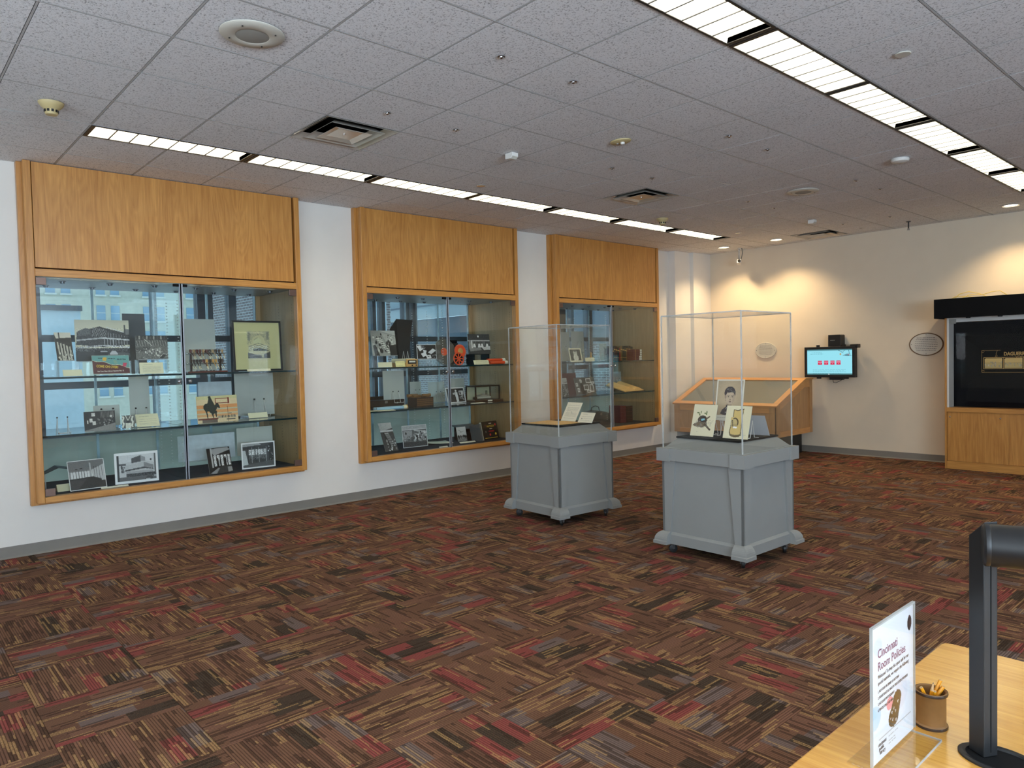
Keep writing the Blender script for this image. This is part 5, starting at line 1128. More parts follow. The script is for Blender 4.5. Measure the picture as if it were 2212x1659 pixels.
text('NUTZZY', 0.036, 'yellowink', bk, (0.165, -0.0008, 0.170), (R(90), 0, 0), align='CENTER', bold=0.0006)
for yy, ww, mt in ((0.216, 0.05, 'whiteink'), (0.142, 0.05, 'whiteink')): B('title_line', 0.165-ww/2, 0.165+ww/2, -0.001, 0, yy, yy+0.009, mt, bk)
for k in range(6): B('title_letter', 0.118+k*0.018, 0.130+k*0.018, -0.001, 0, 0.105, 0.122, 'redink', bk)
for k in range(9): B('caption_mark', 0.03+k*0.027, 0.051+k*0.027, -0.001, 0, 0.020, 0.027, 'yellowink', bk)
for x_, z_, mt in ((0.26, 0.198, 'redink'), (0.245, 0.072, 'yellowink'), (0.135, 0.068, 'redink'), (0.07, 0.195, 'mahog'), (0.06, 0.11, 'filmgrey')): MB().lathe([(0.016, 0.0), (0.016, -0.001), (0.0, -0.001)], n=10, axis='y').build('drawing', mt, bk, (x_, 0, z_))
gb = empty('grey_book', (-0.06, 4.205, 0.503)); gb.rotation_euler = board_rot(96, 13); tag(gb, 'grey slipcase edge standing against the black book', 'book')
B('case_side', 0, 0.030, -0.004, 0.19, 0, 0.235, 'darkboard', gb, 0.002); B('page_edge', 0.030, 0.046, 0.004, 0.18, 0.004, 0.230, 'greyboard', gb)
ps = MB(); n = 12
for k in range(n+1):
    a = k/n; yv = 0.42*a; z_ = 0.006+0.035*(1-a)**3
    ps.v += [(0.0+0.10*a, yv, z_), (-0.16+0.05*a, yv+0.02, z_+0.012)]
ps.f = [(2*k, 2*k+2, 2*k+3, 2*k+1) for k in range(n)]; ps.m = [0]*n; ps.sm = [True]*n
o = ps.build('curled_sheet', 'paper'); o.location = (-0.30, 3.42, S3); so = o.modifiers.new('thickness', 'SOLIDIFY'); so.thickness = 0.002; tag(o, 'large white curled paper lying on the middle case floor', 'paper')
card('label_strip', 'paper', (-0.08, 3.86, 0.502), 88, 0.25, 0.03, 62, 'white label strip before the pale sky photo', 'label card')
card('label_strip', 'paper', (0.06, 3.42, 0.502), 90, 0.13, 0.02, 62, 'short white label strip before the busy office photo', 'label card')
# back case
for a, y_, z_, w_, h_, lab in ((-0.55, 6.27, 1.53, 0.19, 0.46, 'reflection built as a narrow white board on an easel at the left of the back case'), (-0.55, 6.511, 1.53, 0.289, 0.475, 'reflection built as a wider white board on an easel, second in the back case'), (-0.55, 7.175, 1.53, 0.179, 0.275, 'reflection built as a small white board on an easel near the old books'), (-0.6, 7.50, 1.03, 0.278, 0.30, 'reflection built as a small white board behind the open antique book')):
    card('reflected_board', 'greyboard', (a, y_, z_), 90, w_, h_, 2, lab, 'board')  # these boards and their easels are rear glass reflections made solid
easel(-0.48, 6.37, S1+0.12, 'reflection built as a wire easel before the narrow white board', 1.1); easel(-0.48, 6.65, S1+0.19, 'reflection built as a wire easel before the wider white board', 1.1); easel(-0.48, 7.27, S1+0.10, 'reflection built as a wire easel before the small white board near the old books', 1.0); easel(-0.52, 7.63, S2+0.09, 'reflection built as a wire easel behind the open antique book', 1.0)
sheet(PH, im_couple(), (-0.05, 5.94, 1.523), 90, 0.27, 0.208, 13, 'cream bordered photo of faces close together in the back case', PH)
sheet('text_card', im_text(1, False, 44, 16, 12), (0.0, 6.215, 1.523), 90, 0.208, 0.058, 9, 'cream label beside the glass bowl in the back case', 'label card')
def glassware(x, y, z, prof, label, mat='shelfglass'):
    o = MB().lathe(prof, n=20).build('glass_vessel', mat); o.location = (x, y, z+0.001); tag(o, label, 'glassware', 'glassware in the back case')
glassware(-0.22, 6.36, S1, [(0.03, 0), (0.012, 0.02), (0.012, 0.06), (0.05, 0.10), (0.055, 0.15), (0.052, 0.15), (0.0, 0.10)], 'footed glass bowl behind the label in the back case')
glassware(-0.2, 6.56, S1, [(0.03, 0), (0.035, 0.03), (0.02, 0.07), (0.012, 0.10), (0.02, 0.13), (0.0, 0.15)], 'amber glass figure right of the footed bowl', 'kraft')
glassware(-0.16, 6.68, S1, [(0.03, 0), (0.035, 0.05), (0.012, 0.09), (0.012, 0.13), (0.016, 0.135), (0.0, 0.135)], 'clear glass bottle, left of the pair near the door seam')
glassware(-0.16, 6.79, S1, [(0.028, 0), (0.032, 0.04), (0.012, 0.08), (0.014, 0.12), (0.0, 0.125)], 'clear glass bottle, right of the pair near the door seam')
bcols = [rgb(34, 44, 70), rgb(70, 62, 56), rgb(72, 34, 26), rgb(26, 34, 28), rgb(140, 40, 34), rgb(118, 92, 52), rgb(38, 44, 34), rgb(52, 50, 36), rgb(120, 88, 44), rgb(44, 36, 30), rgb(36, 40, 34)]
bnam = ['dark blue', 'grey brown', 'reddish brown', 'dark green', 'bright red', 'tan', 'moss green', 'olive', 'gilt brown', 'dark brown', 'blackish green']
yb = 7.19
for k, c in enumerate(bcols):
    bt_ = (0.055, 0.045, 0.045, 0.05, 0.03, 0.05, 0.05, 0.05, 0.06, 0.05, 0.06)[k]; hh = 0.205+0.012*((k*7) % 4)
    t = empty('old_book', (-0.38, yb, S1)); tag(t, '%s upright old book, number %d of the row from the left' % (bnam[k], k+1) if False else '%s clothbound book in the upright row on the top shelf' % bnam[k], 'book', 'upright old books')
    cm = plain('bookcloth_'+bnam[k].replace(' ', '_'), c, 0.6, var=0.1, scale=20)
    MB().box(-0.08, 0.07, 0, bt_-0.001, 0, hh).build('binding', cm, t, bevel=0.003)
    B('spine_band', 0.0702, 0.0712, 0.003, bt_-0.004, hh*0.72, hh*0.80, 'gold', t); B('spine_band', 0.0702, 0.0712, 0.003, bt_-0.004, hh*0.2, hh*0.22, 'gold', t)
    yb += bt_
for k in range(5):
    t = empty('stacked_book', (-0.26, 7.58, S1+k*0.036)); tag(t, 'dark red volume lying flat, %s of the stack' % ['bottom', 'second from the bottom', 'middle', 'second from the top', 'top'][k], 'book', 'stacked dark red volumes')
    MB().box(-0.09, 0.09, 0, 0.22, 0.0, 0.0355).build('binding', 'redbook', t, bevel=0.004); B('shelf_label', 0.09, 0.0912, 0.168-0.02*(k < 2), 0.215, 0.003, 0.033, 'paper', t); B('spine_band', 0.09, 0.0908, 0.05, 0.056, 0.002, 0.034, 'gold', t)
bd = empty('brown_binder', (-0.30, 6.00, S2)); bd.rotation_euler = board_rot(90, 3); tag(bd, 'brown album cover standing behind the family photos', 'album')
B('cover', 0, 0.33, 0, 0.006, 0, 0.335, 'redbook', bd); B('page_block', 0.01, 0.32, 0.006, 0.025, 0.005, 0.33, 'creamcard', bd)
sheet(PH, im_lean(), (-0.1, 5.80, 1.018), 90, 0.15, 0.27, 12, 'faded tall photo at the left end of the back case shelf', PH)
sheet('photo_collage', im_collage(), (-0.2, 6.22, 1.018), 90, 0.46, 0.26, 13, 'board covered with small white bordered family photos', 'photo board')
ob = empty('open_book', (-0.18, 7.38, S2)); ob.rotation_euler = (0, 0, R(4)); tag(ob, 'antique book lying open with yellowed pages', 'book')
pg = MB()
def page(s):
    n = 10; V = []
    for k in range(n+1):
        a = k/n; yv = s*0.27*a; zz = 0.05*math.sin(math.pi*min(1, a*1.15))**0.8*(1-0.35*a)+0.02
        V.append((yv, zz))
    for x0, x1 in ((-0.20, 0.16),):
        vs = [(x0, p[0], p[1]+0.10) for p in V]+[(x1, p[0], p[1]) for p in V]+[(x0, p[0], 0.10) for p in V]+[(x1, p[0], 0.008) for p in V]
        m_ = n+1; fs = []
        for k in range(n): fs += [(k, k+1, m_+k+1, m_+k) if s < 0 else (m_+k, m_+k+1, k+1, k), (m_+k, m_+k+1, 3*m_+k+1, 3*m_+k)]
        fs.append((n, m_+n, 3*m_+n, 2*m_+n))
        pg.add(vs, fs, 0, True)
page(-1); page(1); pg.build('pages', 'brownpaper', ob)
MB().add([(-0.21, -0.30, 0.098), (0.17, -0.30, 0.006), (0.17, 0.30, 0.006), (-0.21, 0.30, 0.098), (-0.21, -0.30, 0.092), (0.17, -0.30, 0.0), (0.17, 0.30, 0.0), (-0.21, 0.30, 0.092)], [(0, 1, 2, 3), (7, 6, 5, 4), (1, 5, 6, 2), (0, 4, 5, 1), (2, 6, 7, 3)]).build('cover', 'darkwood', ob)
MB().prism([(-0.22, 0.0), (-0.18, 0.0), (-0.18, 0.086), (-0.22, 0.092)], 'y', -0.2, 0.2).build('prop', 'acrylic', ob)
bg_ = empty('black_bag', (-0.30, 6.75, S3)); tag(bg_, 'soft black doctor\'s bag on the floor of the back case', 'bag')
MB().prism([(-0.24, 0), (0.24, 0), (0.26, 0.08), (0.20, 0.20), (0.0, 0.24), (-0.20, 0.21), (-0.26, 0.08)], 'x', -0.12, 0.12).build('body', 'black', bg_, bevel=0.02)
MB().tube([(0, -0.10, 0.23), (0, -0.08, 0.29), (0, 0.0, 0.31), (0, 0.08, 0.29), (0, 0.10, 0.23)], 0.008, 8).build('handle', 'black', bg_); B('clasp', 0.118, 0.126, -0.02, 0.02, 0.17, 0.20, 'chrome', bg_)
bx_ = 7.16
for k in range(3):
    w_ = (0.11, 0.14, 0.27)[k]*0.62; t = empty('large_volume', (-0.33, bx_+0.10, S3)); tag(t, ['large maroon volume, left of three on the back case floor', 'large maroon volume with ribbed spine, middle of three', 'large dark brown volume, right of three on the back case floor'][k], 'book', 'large volumes on the back case floor')
    B('binding', -0.12, 0.12, 0, w_-0.002, 0, 0.285-0.008*k, 'redbook' if k < 2 else 'darkwood_z', t, 0.006)
    for zz in (0.05, 0.11, 0.17, 0.23): B('spine_rib', 0.12, 0.124, 0.006, w_-0.008, zz, zz+0.006, 'mahog', t)
    bx_ += w_

# ------------------------------------------------------------------ wheeled pedestals and vitrines
def make_pedestal(x, y, rz, label, vlabel):
    t = empty('pedestal', (x, y, 0), rz); tag(t, label, 'pedestal', 'grey wheeled pedestals')
    c, b = 0.385, 0.345                                   # cap and body half widths
    B('body', -b, b, -b, b, 0.085, 0.75, 'greyp', t)
    MB().box(-c, c, -c, c, 0.752, 0.85).build('cap_band', 'greyp', t, bevel=0.002)
    MB().frustum((-0.347, 0.347, -0.347, 0.347), 0.851, (-0.272, 0.272, -0.272, 0.272), 0.925).build('bevelled_top', 'greyp', t)
    for sx in (-1, 1):
        for sy in (-1, 1):
            # corner block on the cap
            k = MB(); o1, i1 = c+0.009, c-0.115
            k.prism([(i1*sx, (c-0.004)*sy), (i1*sx, o1*sy), (o1*sx, o1*sy), (o1*sx, i1*sy), ((c-0.004)*sx, i1*sy), ((c-0.004)*sx, (c-0.004)*sy)], 'z', 0.748, 0.8505)
            k.build('corner_block', 'greyp', t)
            # tapered corner pilaster
            p = MB(); o2 = b+0.018; wt, wb = 0.125, 0.075
            for ax in (0, 1):
                P = (lambda u, v, z: (u, v, z)) if ax == 0 else (lambda u, v, z: (v, u, z))
                ux, uy = (sx, sy) if ax == 0 else (sy, sx)
                p.add([P(o2*ux, o2*uy, 0.75), P((o2-wt)*ux, o2*uy, 0.75), P((o2-wb)*ux, o2*uy, 0.18), P(o2*ux, o2*uy, 0.18), P(o2*ux, (b-0.002)*uy, 0.75), P((o2-wt)*ux, (b-0.002)*uy, 0.75), P((o2-wb)*ux, (b-0.002)*uy, 0.18), P(o2*ux, (b-0.002)*uy, 0.18)],
                      [(0, 1, 2, 3), (7, 6, 5, 4), (0, 4, 5, 1), (1, 5, 6, 2), (2, 6, 7, 3), (3, 7, 4, 0)])
            p.build('pilaster', 'greyp', t)
            # rounded corner foot
            f = MB(); n = 8; prof = [(b-0.03, 0.083), (b+0.075, 0.083), (b+0.075, 0.108), (b+0.068, 0.112)]
            for i in range(n+1):
                a = math.pi/2*i/n; prof.append((b+0.004+0.064*math.cos(a), 0.112+0.072*math.sin(a)))
            prof.append((b-0.03, 0.184))
            wd_ = 0.075
            def ring(q):      # L shaped foot: sweep profile along two sides meeting at a mitre
                r_, z_ = q
                return [((b-wd_+0.02)*sx, r_*sy, z_), (r_*sx, r_*sy, z_), (r_*sx, (b-wd_+0.02)*sy, z_)]
            vs = []
            for q in prof: vs += ring(q)
            fs = []
            for i in range(len(prof)-1):
                for j in range(2): fs.append((3*i+j, 3*i+j+1, 3*i+4+j, 3*i+3+j))
            m_ = len(prof); fs += [tuple(3*i for i in range(m_)), tuple(3*i+2 for i in range(m_-1, -1, -1))]
            f.add(vs, fs, 0, False); f.build('foot', 'greyp', t)
            cs_ = empty('caster', (0.315*sx, 0.30*sy, 0)); cs_.parent = t
            MB().lathe([(0.030, -0.012), (0.034, -0.010), (0.034, 0.010), (0.030, 0.012)], n=24, axis='x').build('wheel', 'rubber', cs_, (0, 0, 0.034), (0, 0, R(35*sx)))
            MB().prism([(-0.014, 0.03), (0.014, 0.03), (0.022, 0.085), (-0.022, 0.085)], 'x', -0.017, 0.017).build('fork', 'wheelgrey', cs_)
    for sx in (-1, 1):
        MB().prism([(b*sx, 0.085), ((b+0.020)*sx, 0.085), ((b+0.020)*sx, 0.160), ((b+0.004)*sx, 0.178), (b*sx, 0.178)], 'y', -b+0.03, b-0.03).build('base_rail', 'greyp', t)
        MB().prism([(b*sx, 0.085), ((b+0.020)*sx, 0.085), ((b+0.020)*sx, 0.160), ((b+0.004)*sx, 0.178), (b*sx, 0.178)], 'x', -b+0.03, b-0.03).build('base_rail', 'greyp', t)
    v = empty('vitrine', (x, y, 0.8512), rz); tag(v, vlabel, 'vitrine', 'clear acrylic vitrines')
    a, hh, th = 0.355, 1.044, 0.006
    for s in (-1, 1):
        q = B('side_pane', -a, a, a*s-th/2, a*s+th/2, 0, hh, 'acrylic', v); q2 = B('side_pane', a*s-th/2, a*s+th/2, -a+th, a-th, 0, hh, 'acrylic', v)
        B('bottom_edge', -a, a, a*s-th/2, a*s+th/2, -0.0004, 0.003, 'acryledge', q); B('bottom_edge', a*s-th/2, a*s+th/2, -a, a, -0.0004, 0.003, 'acryledge', q2)
        for u_ in (-1, 1): B('corner_edge', a*s-th*0.7, a*s+th*0.7, a*u_-th*0.7, a*u_+th*0.7, 0, hh, 'acryledge', v)
    tp = B('top_pane', -a, a, -a, a, hh, hh+th, 'acrylic', v)
    for s in (-1, 1): B('top_edge', -a, a, a*s-0.004, a*s+0.004, hh-0.003, hh+th, 'acryledge', tp); B('top_edge', a*s-0.004, a*s+0.004, -a, a, hh-0.003, hh+th, 'acryledge', tp)
    return t
make_pedestal(2.307, 3.277, R(-3.0), 'grey wheeled pedestal farther from the camera, left of the pair', 'clear acrylic vitrine over the brown documents on the farther pedestal')
make_pedestal(4.238, 3.184, R(-1.2), 'grey wheeled pedestal nearer the camera, right of the pair', 'clear acrylic vitrine over the portrait and two bird prints')
ZPT = 0.926
def board_at(name, mat, x, y, rz, a, label):
    o = MB().box(-a, a, -a, a, 0, 0.012).build(name, mat); o.location = (x, y, ZPT); o.rotation_euler = (0, 0, rz); return tag(o, label, 'board')
board_at('display_board', 'blackmat', 2.307, 3.277, R(-3), 0.278, 'flat black board on top of the farther pedestal')
board_at('display_board', 'blackmat', 4.238, 3.184, R(-1.2), 0.282, 'flat black board on top of the nearer pedestal')
ZI = ZPT+0.0125
for k, (dx, dy, rz, w_, h_) in enumerate(((-0.06, -0.06, 5, 0.40, 0.36), (0.02, -0.085, -3, 0.38, 0.30))):
    o = MB().box(-w_/2, w_/2, -h_/2, h_/2, 0, 0.0025).build('old_document', 'brownpaper'); o.location = (2.307+dx, 3.277+dy, ZI+0.003*k); o.rotation_euler = (0, 0, R(rz))
    tag(o, ['larger folded brown document, underneath, on the black board', 'smaller brown document on top of the larger one'][k], 'document', 'brown documents')
sheet('text_card', im_text(15, False, 62, 66, 31, (0.90, 0.88, 0.80)), (2.16, 3.43, ZI+0.001), 0, 0.205, 0.218, 33, 'tall white text card leaning at the back of the farther pedestal', 'label card')
sheet('text_card', im_text(3, True, 56, 36, 32, (0.90, 0.88, 0.80), True), (2.434, 3.39, ZI+0.001), 0, 0.189, 0.114, 32, 'small white text card right of the tall one on the farther pedestal', 'label card')
wb = empty('wire_stand', (2.30, 3.50, ZI)); 
tag(wb, 'thin wire stand behind the white text cards', 'easel')
MB().tube([(-0.08, 0.0, 0.002), (-0.08, -0.03, 0.10), (-0.02, -0.03, 0.10), (-0.02, 0.0, 0.002)], 0.002, 6).build('left_loop', 'wire', wb); MB().tube([(0.14, -0.02, 0.002), (0.14, -0.05, 0.08), (0.2, -0.05, 0.08), (0.2, -0.02, 0.002)], 0.002, 6).build('right_loop', 'wire', wb)
sheet('portrait_photo', im_portrait(), (4.049, 3.30, 1.046), 2, 0.246, 0.338, 11, 'sepia portrait of a person in a buttoned dark dress', 'photograph')
sheet('bird_print', im_nest(), (4.017, 3.0, ZI+0.004), 0, 0.211, 0.256, 17, 'colour print of a bird nest with blue eggs', 'print')
sheet('bird_print', im_log(), (4.321, 2.985, ZI+0.004), 0, 0.212, 0.256, 17, 'colour print of white eggs in a hollow yellow log', 'print')
def wstand(x, y, label, s=1.0):
    t = empty('wire_stand', (x, y, ZI)); tag(t, label, 'easel', 'white wire picture stands')
    w_ = MB()
    for k in (-1, 1):
        w_.tube([(0.045*k*s, -0.055, 0.020), (0.045*k*s, -0.06, 0.004), (0.045*k*s, -0.02, 0.004), (0.036*k*s, 0.035, 0.12*s), (0.03*k*s, 0.07, 0.003), (0.06*k*s, 0.075, 0.003)], 0.0028, 8)
    w_.tube([(-0.045*s, -0.02, 0.004), (0.045*s, -0.02, 0.004)], 0.0028, 8); w_.build('wire', 'wire', t)
wstand(4.16, 3.16, 'white wire stand between the nest print and the hollow log print'); wstand(4.45, 3.10, 'white wire stand at the right behind the hollow log print', 1.1)
gs = empty('portrait_stand', (4.17, 3.33, ZI)); tag(gs, 'clear wire support holding up the portrait', 'display stand')
MB().tube([(-0.06, -0.03, 0.0), (-0.06, -0.03, 0.108), (-0.06, 0.05, 0.0)], 0.003, 8).build('left_leg', 'wire', gs); MB().tube([(0.06, -0.03, 0.0), (0.06, -0.03, 0.108), (0.06, 0.05, 0.0)], 0.003, 8).build('right_leg', 'wire', gs); MB().tube([(-0.07, -0.035, 0.106), (0.07, -0.035, 0.106)], 0.003, 8).build('ledge', 'wire', gs)
ws = MB().prism([(-0.17, 0.0), (0.11, 0.0), (0.055, 0.155), (-0.12, 0.155)], 'y', -0.004, 0.004).build('trapezoid_board', 'darkboard'); ws.data.materials[0] = plain('frosted_grey_panel', rgb(150, 155, 162), 0.4); ws.location = (4.40, 3.345, ZI+0.001); ws.rotation_euler = (R(-14), 0, R(6)); tag(ws, 'grey trapezoid panel standing at the back right of the nearer pedestal', 'panel')

# ------------------------------------------------------------------ back wall
# slanted oak case
sc = empty('slant_top_case', (0.28, 0, 0)); tag(sc, 'oak slant top display case on a black plinth by the back wall', 'display case')
WS = 1.79; y0, y1, zb, zf, zt = 8.05, 9.20, 0.33, 0.80, 1.172; ys_ = 8.95
B('plinth', 0.14, 1.64, 8.28, 9.14, 0.0, zb+0.01, 'black', sc)
prof = [(y0+0.014, zb), (y1, zb), (y1, zt-0.012), (ys_, zt-0.012), (y0+0.014, zf-0.016)]
MB().prism(prof, 'x', 0.016, WS-0.016).build('carcass', 'oak_pale', sc)
# front frame and panel
for a, b_, c_, d_, nm, mt in ((0, 0.11, zb, zf-0.012, 'front_stile', 'oak_pale'), (WS-0.11, WS, zb, zf-0.012, 'front_stile', 'oak_pale'), (0.11, WS-0.11, zb, zb+0.075, 'front_rail', 'oak_pale_x'), (0.11, WS-0.11, zf-0.11, zf-0.012, 'front_rail', 'oak_pale_x'), (0.86, 0.93, zb+0.075, zf-0.11, 'front_stile', 'oak_pale')):
    B(nm, a, b_, y0, y0+0.016, c_, d_, mt, sc, 0.003)
# right side frame
xs_ = WS
def side_piece(nm, poly, mt): MB().prism(poly, 'x', xs_-0.016, xs_).build(nm, mt, sc)
sl_ = (zt-zf)/(ys_-y0); zs_ = lambda y: zf-0.014+sl_*(y-y0)
side_piece('side_stile', [(y0, zb), (y0+0.12, zb), (y0+0.12, zs_(y0+0.12)), (y0, zs_(y0))], 'oak_pale'); side_piece('side_stile', [(y1-0.09, zb), (y1, zb), (y1, zt-0.012), (y1-0.09, zt-0.012)], 'oak_pale')
side_piece('side_rail', [(y0+0.12, zb), (y1-0.09, zb), (y1-0.09, zb+0.085), (y0+0.12, zb+0.085)], 'oak_pale_y')
side_piece('side_rail', [(y0+0.12, zs_(y0+0.12)-0.10), (ys_, zs_(ys_)-0.11), (y1-0.09, zt-0.13), (y1-0.09, zt-0.012), (ys_, zt-0.012), (y0+0.12, zs_(y0+0.12))], 'oak_pale_y')
# slanted glazed lid
lid = empty('lid', (0, y0, zf)); lid.parent = sc; ang = math.atan2(zt-zf, ys_-y0); lid.rotation_euler = (ang, 0, 0); Ls = math.hypot(zt-zf, ys_-y0)
B('lid_rail', -0.02, WS+0.02, -0.02, 0.075, -0.014, 0.012, 'oak_pale_x', lid, 0.003); B('lid_rail', -0.02, WS+0.02, Ls-0.07, Ls+0.005, -0.014, 0.012, 'oak_pale_x', lid, 0.003)
B('lid_stile', -0.02, 0.075, 0.075, Ls-0.07, -0.014, 0.012, 'oak_pale_y', lid, 0.003); B('lid_stile', WS-0.075, WS+0.02, 0.075, Ls-0.07, -0.014, 0.012, 'oak_pale_y', lid, 0.003)
B('lid_glass', 0.075, WS-0.075, 0.075, Ls-0.07, 0.0, 0.006, 'glass', lid); B('lining', 0.075, WS-0.075, 0.075, Ls-0.07, -0.012, -0.009, 'darkboard', lid)
B('top_ledge', -0.02, WS+0.02, ys_, y1, zt-0.012, zt+0.012, 'oak_pale_x', sc, 0.003)

# wall screen
tv = empty('wall_screen', (2.38, 9.12, 1.43)); tag(tv, 'black framed lit touch screen mounted on the back wall', 'screen')
B('housing', -0.388, 0.388, 0.004, 0.075, -0.236, 0.232, 'black', tv, 0.006)
bz = MB(); bz.box(-0.388, 0.388, -0.012, 0.004, -0.236, -0.196).box(-0.388, 0.388, -0.012, 0.004, 0.192, 0.232).box(-0.388, -0.347, -0.012, 0.004, -0.196, 0.192).box(0.347, 0.388, -0.012, 0.004, -0.196, 0.192); bz.build('bezel', 'black', tv, bevel=0.003)
def screen_img():
    g = Img(130, 74, (0.62, 0.92, 0.98), 2); g.rect(0, 0, 1, 0.05, (0.35, 0.55, 0.58)); g.rect(0, 0.95, 1, 1, (0.30, 0.48, 0.50)); g.ell(0.49, 0.975, 0.014, 0.02, 0.95)
    g.lines(0.11, 0.11, 0.36, 0.15, 1, (0.35, 0.55, 0.6), 0.008); g.lines(0.08, 0.16, 0.38, 0.20, 1, (0.30, 0.48, 0.55), 0.010); g.lines(0.13, 0.72, 0.86, 0.96, 5, (0.45, 0.70, 0.76), 0.006, 0.8)
    for k in range(4):
        x = 0.25+k*0.135; g.rect(x, 0.44, x+0.092, 0.605, (0.86, 0.22, 0.36)); g.rect(x+0.006, 0.485, x+0.086, 0.52, (0.96, 0.80, 0.88)); g.ell(x+0.046, 0.56, 0.008, 0.012, (0.98, 0.85, 0.9))
    D = (0.25, 0.40, 0.46)
    g.line(0.70, 0.05, 0.80, 0.15, 0.010, D); g.line(0.80, 0.10, 0.84, 0.05, 0.008, D); g.line(0.92, 0.05, 0.93, 0.15, 0.010, D); g.line(0.93, 0.15, 0.95, 0.22, 0.010, D); g.poly([(0.80, 0.25), (0.86, 0.20), (0.92, 0.18), (0.94, 0.24), (0.90, 0.28)], (0.45, 0.60, 0.66)); g.line(0.80, 0.25, 0.97, 0.26, 0.008, D); g.ell(0.745, 0.20, 0.02, 0.04, (0.75, 0.66, 0.45)); g.ell(0.92, 0.22, 0.008, 0.02, (0.9, 0.45, 0.45))
    return g
me = print_mesh('display', screen_img(), 0.694, 0.388, 0.002, 'black', 'screen'); o = bpy.data.objects.new('display', me); COL.objects.link(o); o.parent = tv; o.location = (-0.347, -0.003, -0.196)
for xx in (-0.18, 0.22): B('top_clip', xx-0.02, xx+0.02, -0.005, 0.03, 0.232, 0.262, 'black', tv)
for xx in (-0.17, 0.25): B('bottom_clip', xx-0.03, xx+0.03, 0.0, 0.03, -0.258, -0.236, 'black', tv)
B('wall_bracket', 0.0, 0.24, 0.075, 0.18, -0.15, 0.15, 'blackmat', tv); B('corner_guard', 0.30, 0.42, 0.02, 0.12, 0.205, 0.262, 'black', tv, 0.01); B('lower_tray', 0.0, 0.20, 0.0, 0.06, -0.275, -0.236, 'black', tv)
MB().tube([(0.04, 0.03, -0.27), (0.05, 0.02, -0.315), (0.09, 0.02, -0.32), (0.15, 0.03, -0.29), (0.18, 0.04, -0.27)], 0.004, 6).build('cable', 'black', tv)
pc = empty('black_box', (2.45, 9.16, 1.664)); tag(pc, 'small black upright box directly above the wall screen', 'device')
MB().prism([(-0.096, 0.0), (0.096, 0.0), (0.094, 0.165), (0.085, 0.178), (-0.094, 0.178)], 'y', -0.025, 0.13).build('case', 'black', pc, bevel=0.004)
for k in range(6): B('logo_mark', -0.06+k*0.012, -0.051+k*0.012, -0.0262, -0.025, 0.090, 0.098, 'greymesh', pc)

def plaque(x, z, rx, rz_, label, rimmat):
    t = empty('oval_plaque', (x, BY-0.002, z)); tag(t, label, 'plaque', 'oval wall plaques')
    MB().lathe([(rx, 0.0), (rx, -0.012), (rx*0.97, -0.018), (rx*0.93, -0.016)], n=56, axis='y', ell=rz_/rx, cap=False).build('rim', rimmat, t)
    MB().lathe([(rx*0.95, -0.004), (rx*0.94, -0.015), (0.0, -0.015)], n=56, axis='y', ell=rz_/rx).build('face', 'silverplate', t)
    for ax, az in ((0, rz_*0.84), (0, -rz_*0.84), (rx*0.86, 0), (-rx*0.86, 0)): MB().lathe([(0.006, 0.0), (0.005, -0.004), (0.0, -0.005)], n=10, axis='y').build('screw', 'chrome', t, (ax, -0.015, az))
    ln = MB(); rr_ = random.Random(int(x*100))
    for k in range(8):
        zz = rz_*(0.56-0.155*k); half = rx*0.66*math.sqrt(max(0.05, 1-(zz/rz_)**2)); xx = -half
        while xx < half:
            ww = rr_.uniform(0.01, 0.03); ln.box(xx, min(xx+ww, half), -0.0156, -0.015, zz-0.003, zz+(0.004 if k < 2 else 0.002)); xx += ww+0.006
    ln.build('engraved_lines', 'ink', t)
plaque(1.24, 1.632, 0.185, 0.13, 'smaller oval silver plaque seen through the nearer vitrine', 'silverplate')
plaque(3.68, 1.66, 0.223, 0.162, 'larger oval plaque with bronze rim beside the black exhibit', 'brownrim')

# black panorama exhibit with oak cabinet
ex = empty('panorama_cabinet', (4.08, 0, 0)); tag(ex, 'oak base cabinet with black framed panorama recess and black canopy', 'exhibit case')
WX = 2.75; yf = 8.76
B('end_panel', 0, 0.022, yf-0.006, BY-0.01, 0, 2.0, 'oak_z', ex); B('end_panel', WX-0.022, WX, yf-0.006, BY-0.01, 0, 2.0, 'oak_z', ex)
B('toe_rail', 0.022, WX-0.022, yf+0.0, yf+0.03, 0.0, 0.105, 'oak_x', ex, 0.003); B('carcass', 0.022, WX-0.022, yf+0.045, BY-0.01, 0.02, 0.76, 'oak_x', ex)
B('counter', 0.022, WX-0.022, yf-0.008, BY-0.012, 0.755, 0.815, 'oak_x', ex, 0.003)
for k in range(4):
    a = 0.026+k*(WX-0.052)/4; q = B('sliding_door', a, a+(WX-0.052)/4-0.003+(0.02 if k % 2 == 0 else 0), yf+0.008+(0.016 if k % 2 else 0), yf+0.022+(0.016 if k % 2 else 0), 0.108, 0.752, 'oak_z', ex)
    for xx in ((0.03, 0.60) if k == 0 else (0.6,)): MB().lathe([(0.010, 0.0), (0.009, -0.004), (0.0, -0.005)], n=14, axis='y').build('lock', 'chrome', q, (a+xx, yf+0.008+(0.016 if k % 2 else 0), 0.690))
B('side_return', 0.022, 0.045, yf+0.01, 8.98, 0.815, 2.0, 'white', ex); B('top_return', 0.045, WX-0.022, yf+0.02, 8.98, 1.935, 2.0, 'white', ex)
B('back_panel', 0.03, WX-0.022, 8.96, 8.985, 0.815, 1.935, 'navyblack', ex)
fr = MB(); X0, X1, Z0, Z1, I = 0.155, 2.60, 1.075, 1.752, 0.19
def bev(mb, pts): mb.add(pts, [(0, 1, 2, 3)])
yo, yi = 8.90, 8.94
